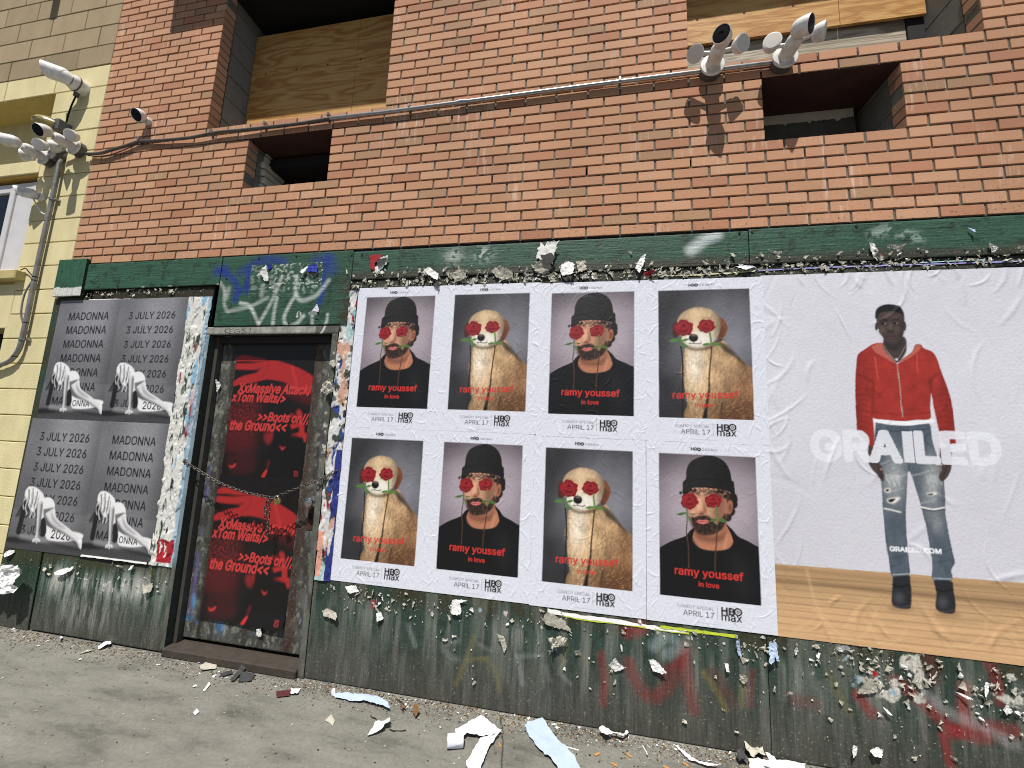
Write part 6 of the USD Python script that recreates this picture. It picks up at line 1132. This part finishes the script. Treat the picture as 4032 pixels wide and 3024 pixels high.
fscrap(gM, [(1480, 1092), (1500, 1040), (1540, 1038), (1586, 1046), (1562, 1086)], 'paper_grey', 'black folded scrap in front of the door, the larger one', amp=.012); fscrap(gM, [(1428, 1084), (1500, 1012), (1530, 1016), (1450, 1090)], 'paper_grey', 'narrow black scrap beside the larger black one', amp=.012, lift=.02); fscrap(gM, [(1362, 1044), (1440, 1020), (1448, 1040), (1386, 1056)], 'paper_grey', 'thin dark scrap left of the black ones', amp=.008)
fscrap(gM, [(1716, 1152), (1812, 1146), (1802, 1178), (1718, 1186)], 'paper_maroon', 'maroon strip near the right door post', amp=.008); fscrap(gM, [(1808, 1134), (1868, 1134), (1850, 1170), (1806, 1172)], 'paper_white', 'white end of the maroon strip near the right door post', amp=.01); fscrap(gM, [(1224, 958), (1278, 950), (1264, 970), (1230, 972)], 'paper_blue', 'small bright blue scrap in front of the threshold', amp=.004)
fscrap(gM, [(604, 880), (640, 860), (680, 838), (690, 866), (640, 882), (610, 890)], 'paper_white', 'white scrap in front of the boards under the grey posters', amp=.02); fscrap(gM, [(500, 914), (540, 888), (580, 890), (540, 906)], 'paper_old', 'cream flat scrap left of the white one under the grey posters', amp=.006); fscrap(gM, [(356, 846), (378, 806), (388, 816), (370, 846)], 'paper_white', 'white sliver at the foot of the left boards', amp=.012, lift=.02)
fscrap(gM, [(2020, 1330), (2060, 1290), (2082, 1330), (2070, 1362), (2046, 1340)], 'paper_old', 'blotch shaped white scrap on the open sidewalk', amp=.003, lift=.002); fscrap(gM, [(1200, 1280), (1222, 1262), (1238, 1278), (1214, 1294)], 'paper_white', 'small white scrap with a red print on the open sidewalk', amp=.004); fscrap(gM, [(1262, 1140), (1300, 1096), (1308, 1106), (1272, 1146)], 'paper_white', 'narrow white sliver on the sidewalk before the door', amp=.004)
for k, (pts, lb) in enumerate((([(862, 400), (880, 342), (900, 350), (926, 408), (886, 458), (872, 430)], 'brown dried leaf behind the triangular scrap'), ([(745, 362), (790, 352), (800, 372), (760, 388)], 'small tan leaf left of the brown dried leaf'))):
    scrap('dry_leaf', [G(*gL(*p)) for p in pts], onfloor, M['leaf'], .02, .01, .002, lb, 'leaf', group='dry leaves in the litter', n=40)
def ground_bits(n, seed, lo, hi):
    r = np.random.default_rng(seed); out = []
    while len(out) < n:
        x = r.uniform(-0.4, 6.2); y = -abs(r.normal(0, .075)) - .004
        if r.random() < .10: y = -r.uniform(.05, .9)
        if 1.03 < x < 2.01 and y > -.035: continue
        out.append((x, y, r.uniform(lo, hi)))
    return out
def bit(x, y, s, r):
    k = r.integers(6, 11); a = np.sort(r.uniform(0, 2 * np.pi, k)); e = r.uniform(.3, 1.0); th = r.uniform(0, np.pi); q = np.stack([np.cos(a) * s, np.sin(a) * s * e], 1) * r.uniform(.35, 1.25, (k, 1))
    q = np.vstack([[0, 0], q]) @ np.array([[math.cos(th), -math.sin(th)], [math.sin(th), math.cos(th)]]); h = r.uniform(0, .6, k + 1) * s * .9 + .0012; h[0] = s * .25 + .0012
    return np.column_stack([x + q[:, 0], y + q[:, 1], h])
def fan(v, off): n = len(v) - 1; return [[off, off + 1 + i, off + 1 + (i + 1) % n] for i in range(n)]
r = np.random.default_rng(77)
for x, y, s in ground_bits(110, 78, .007, .016):
    v = bit(x, y, s, r); put('paper_bit', (v, np.array(fan(v, 0))), M[('paper_white', 'paper_old', 'paper_old', 'paper_white', 'paper_lilac')[r.integers(5)]], label='small torn bit of pale paper lying in the litter on the sidewalk', cat='paper scrap', group='small torn paper bits on the sidewalk')
def bits_mesh(n, seed, lo, hi):
    V, Fc, o = [], [], 0; r = np.random.default_rng(seed)
    for x, y, s in ground_bits(n, seed + 1, lo, hi):
        v = bit(x, y, s, r); V.append(v); Fc += fan(v, o); o += len(v)
    return np.vstack(V), np.array(Fc)
put('litter_crumbs', bits_mesh(3200, 90, .0018, .007), M['paper_old'], kind='stuff', label='pale crumbs of paper and grit strewn along the foot of the boards', cat='litter')
put('leaf_crumbs', bits_mesh(1900, 92, .002, .009), M['leaf'], kind='stuff', label='brown leaf crumbs and dirt along the foot of the boards', cat='litter')
put('dirt_crumbs', bits_mesh(2200, 94, .0015, .007), M['twig'], kind='stuff', label='dark dirt crumbs strewn along the foot of the boards', cat='litter')
for k, (g, a, b) in enumerate(((gH, (58, 386), (84, 374)), (gH, (236, 378), (270, 402)), (gH, (155, 430), (190, 452)), (gH, (550, 428), (590, 455)), (gH, (440, 448), (462, 457)), (gK, (480, 410), (498, 455)), (gK, (1165, 500), (1195, 486)))):
    p, q = G(*g(*a), .004), G(*g(*b), .004); e = (q - p) / np.linalg.norm(q - p) * .027; put('cigarette_butt', cyl((p[0], p[1], .0042), (p[0] + e[0], p[1] + e[1], .0042), .004, 10), M['tan_butt'], label='tan cigarette butt lying in the litter below the last posters' if k < 5 else 'tan cigarette butt lying beside a paper strip in the foreground', cat='cigarette butt', group='cigarette butts in the litter' if k < 5 else 'cigarette butts by the paper strips')
for k, (g, a, b, lb) in enumerate(((gK, (930, 428), (1052, 462), 'white paper stick beside the wide blue strip'), (gH, (325, 332), (352, 382), 'short white paper stick left of the narrow ribbon'))):
    p, q = G(*g(*a), .003), G(*g(*b), .003); put('paper_stick', cyl((p[0], p[1], .003), (q[0], q[1], .003), .0025, 8), M['paper_white'], label=lb, cat='stick', group='white paper sticks')
for k, (g, pts, lb) in enumerate(((gL, [(655, 535), (690, 555), (720, 545), (760, 550), (805, 548)], 'dark twig right of the triangular scrap'), (gL, [(490, 425), (530, 445), (548, 470), (565, 475)], 'dark bent twig above the triangular scrap'), (gL, [(710, 260), (760, 290), (800, 325), (815, 350)], 'brown twig by the tan leaf'))):
    put('twig', tube(spline([(*G(*g(*p), .003), .004 + .003 * math.sin(i * 2)) for i, p in enumerate(pts)], 5), .0022, 6), M['twig'], label=lb, cat='twig', group='twigs in the litter')
# flakes of paper standing off the boards
def wall_flakes(zones, n, seed, lo, hi):
    r = np.random.default_rng(seed); V, Fc, o = [], [], 0; tot = sum(z[4] for z in zones)
    for zn in zones:
        for _ in range(int(n * zn[4] / tot)):
            x, z = r.normal(zn[0], zn[1]), r.normal(zn[2], zn[3]); s = lo + (hi - lo) * r.random() ** 2.2
            if not (-0.48 < x < 6.6) or 0.99 < x < 2.06 or (0.55 < z < 2.42) or z < 0.03 or z > 2.66: continue
            v = bit(0, 0, s, r); y = (-.013 if z > 2.49 else 0) - .002 - v[:, 2]; V.append(np.column_stack([x + v[:, 0], y, z + v[:, 1]])); Fc += [t[::-1] for t in fan(v, o)]; o += len(v)
    return np.vstack(V), np.array(Fc)
zt = [(2.8, .5, 2.45, .03, 3), (4.0, .6, 2.45, .03, 3), (5.3, .6, 2.45, .035, 3), (0.4, .4, 2.44, .02, .8), (3.0, .5, 2.52, .02, .4)]
zb = [(W(*gG(1240, 980))[0], .12, .45, .06, 2.5), (W(*gG(2100, 1080))[0], .12, .42, .07, 2), (W(*gG(1540, 980))[0], .08, .45, .07, 1), (4.3, .35, .50, .04, 2), (W(*gF(400, 570))[0], .2, .50, .04, 1.5), (3.0, .4, .50, .03, 1.5), (3.8, .9, .30, .12, 1.6), (5.2, .5, .25, .1, 1.2), (0.5, .4, .42, .04, 1.2)]
put('paper_flakes', wall_flakes(zt, 1300, 301, .003, .024), M['paper_old'], kind='stuff', label='grey paper flakes clinging to the rough top of the hoarding', cat='paper flakes')
put('paper_flakes', wall_flakes(zb, 560, 303, .003, .022), M['paper_old'], kind='stuff', label='grey paper flakes clinging to the boards below the posters', cat='paper flakes')
put('paper_flakes', wall_flakes(zt + zb, 300, 305, .003, .02), M['paper_white'], kind='stuff', label='bright white paper flakes scattered over the boards above and below the posters', cat='paper flakes')
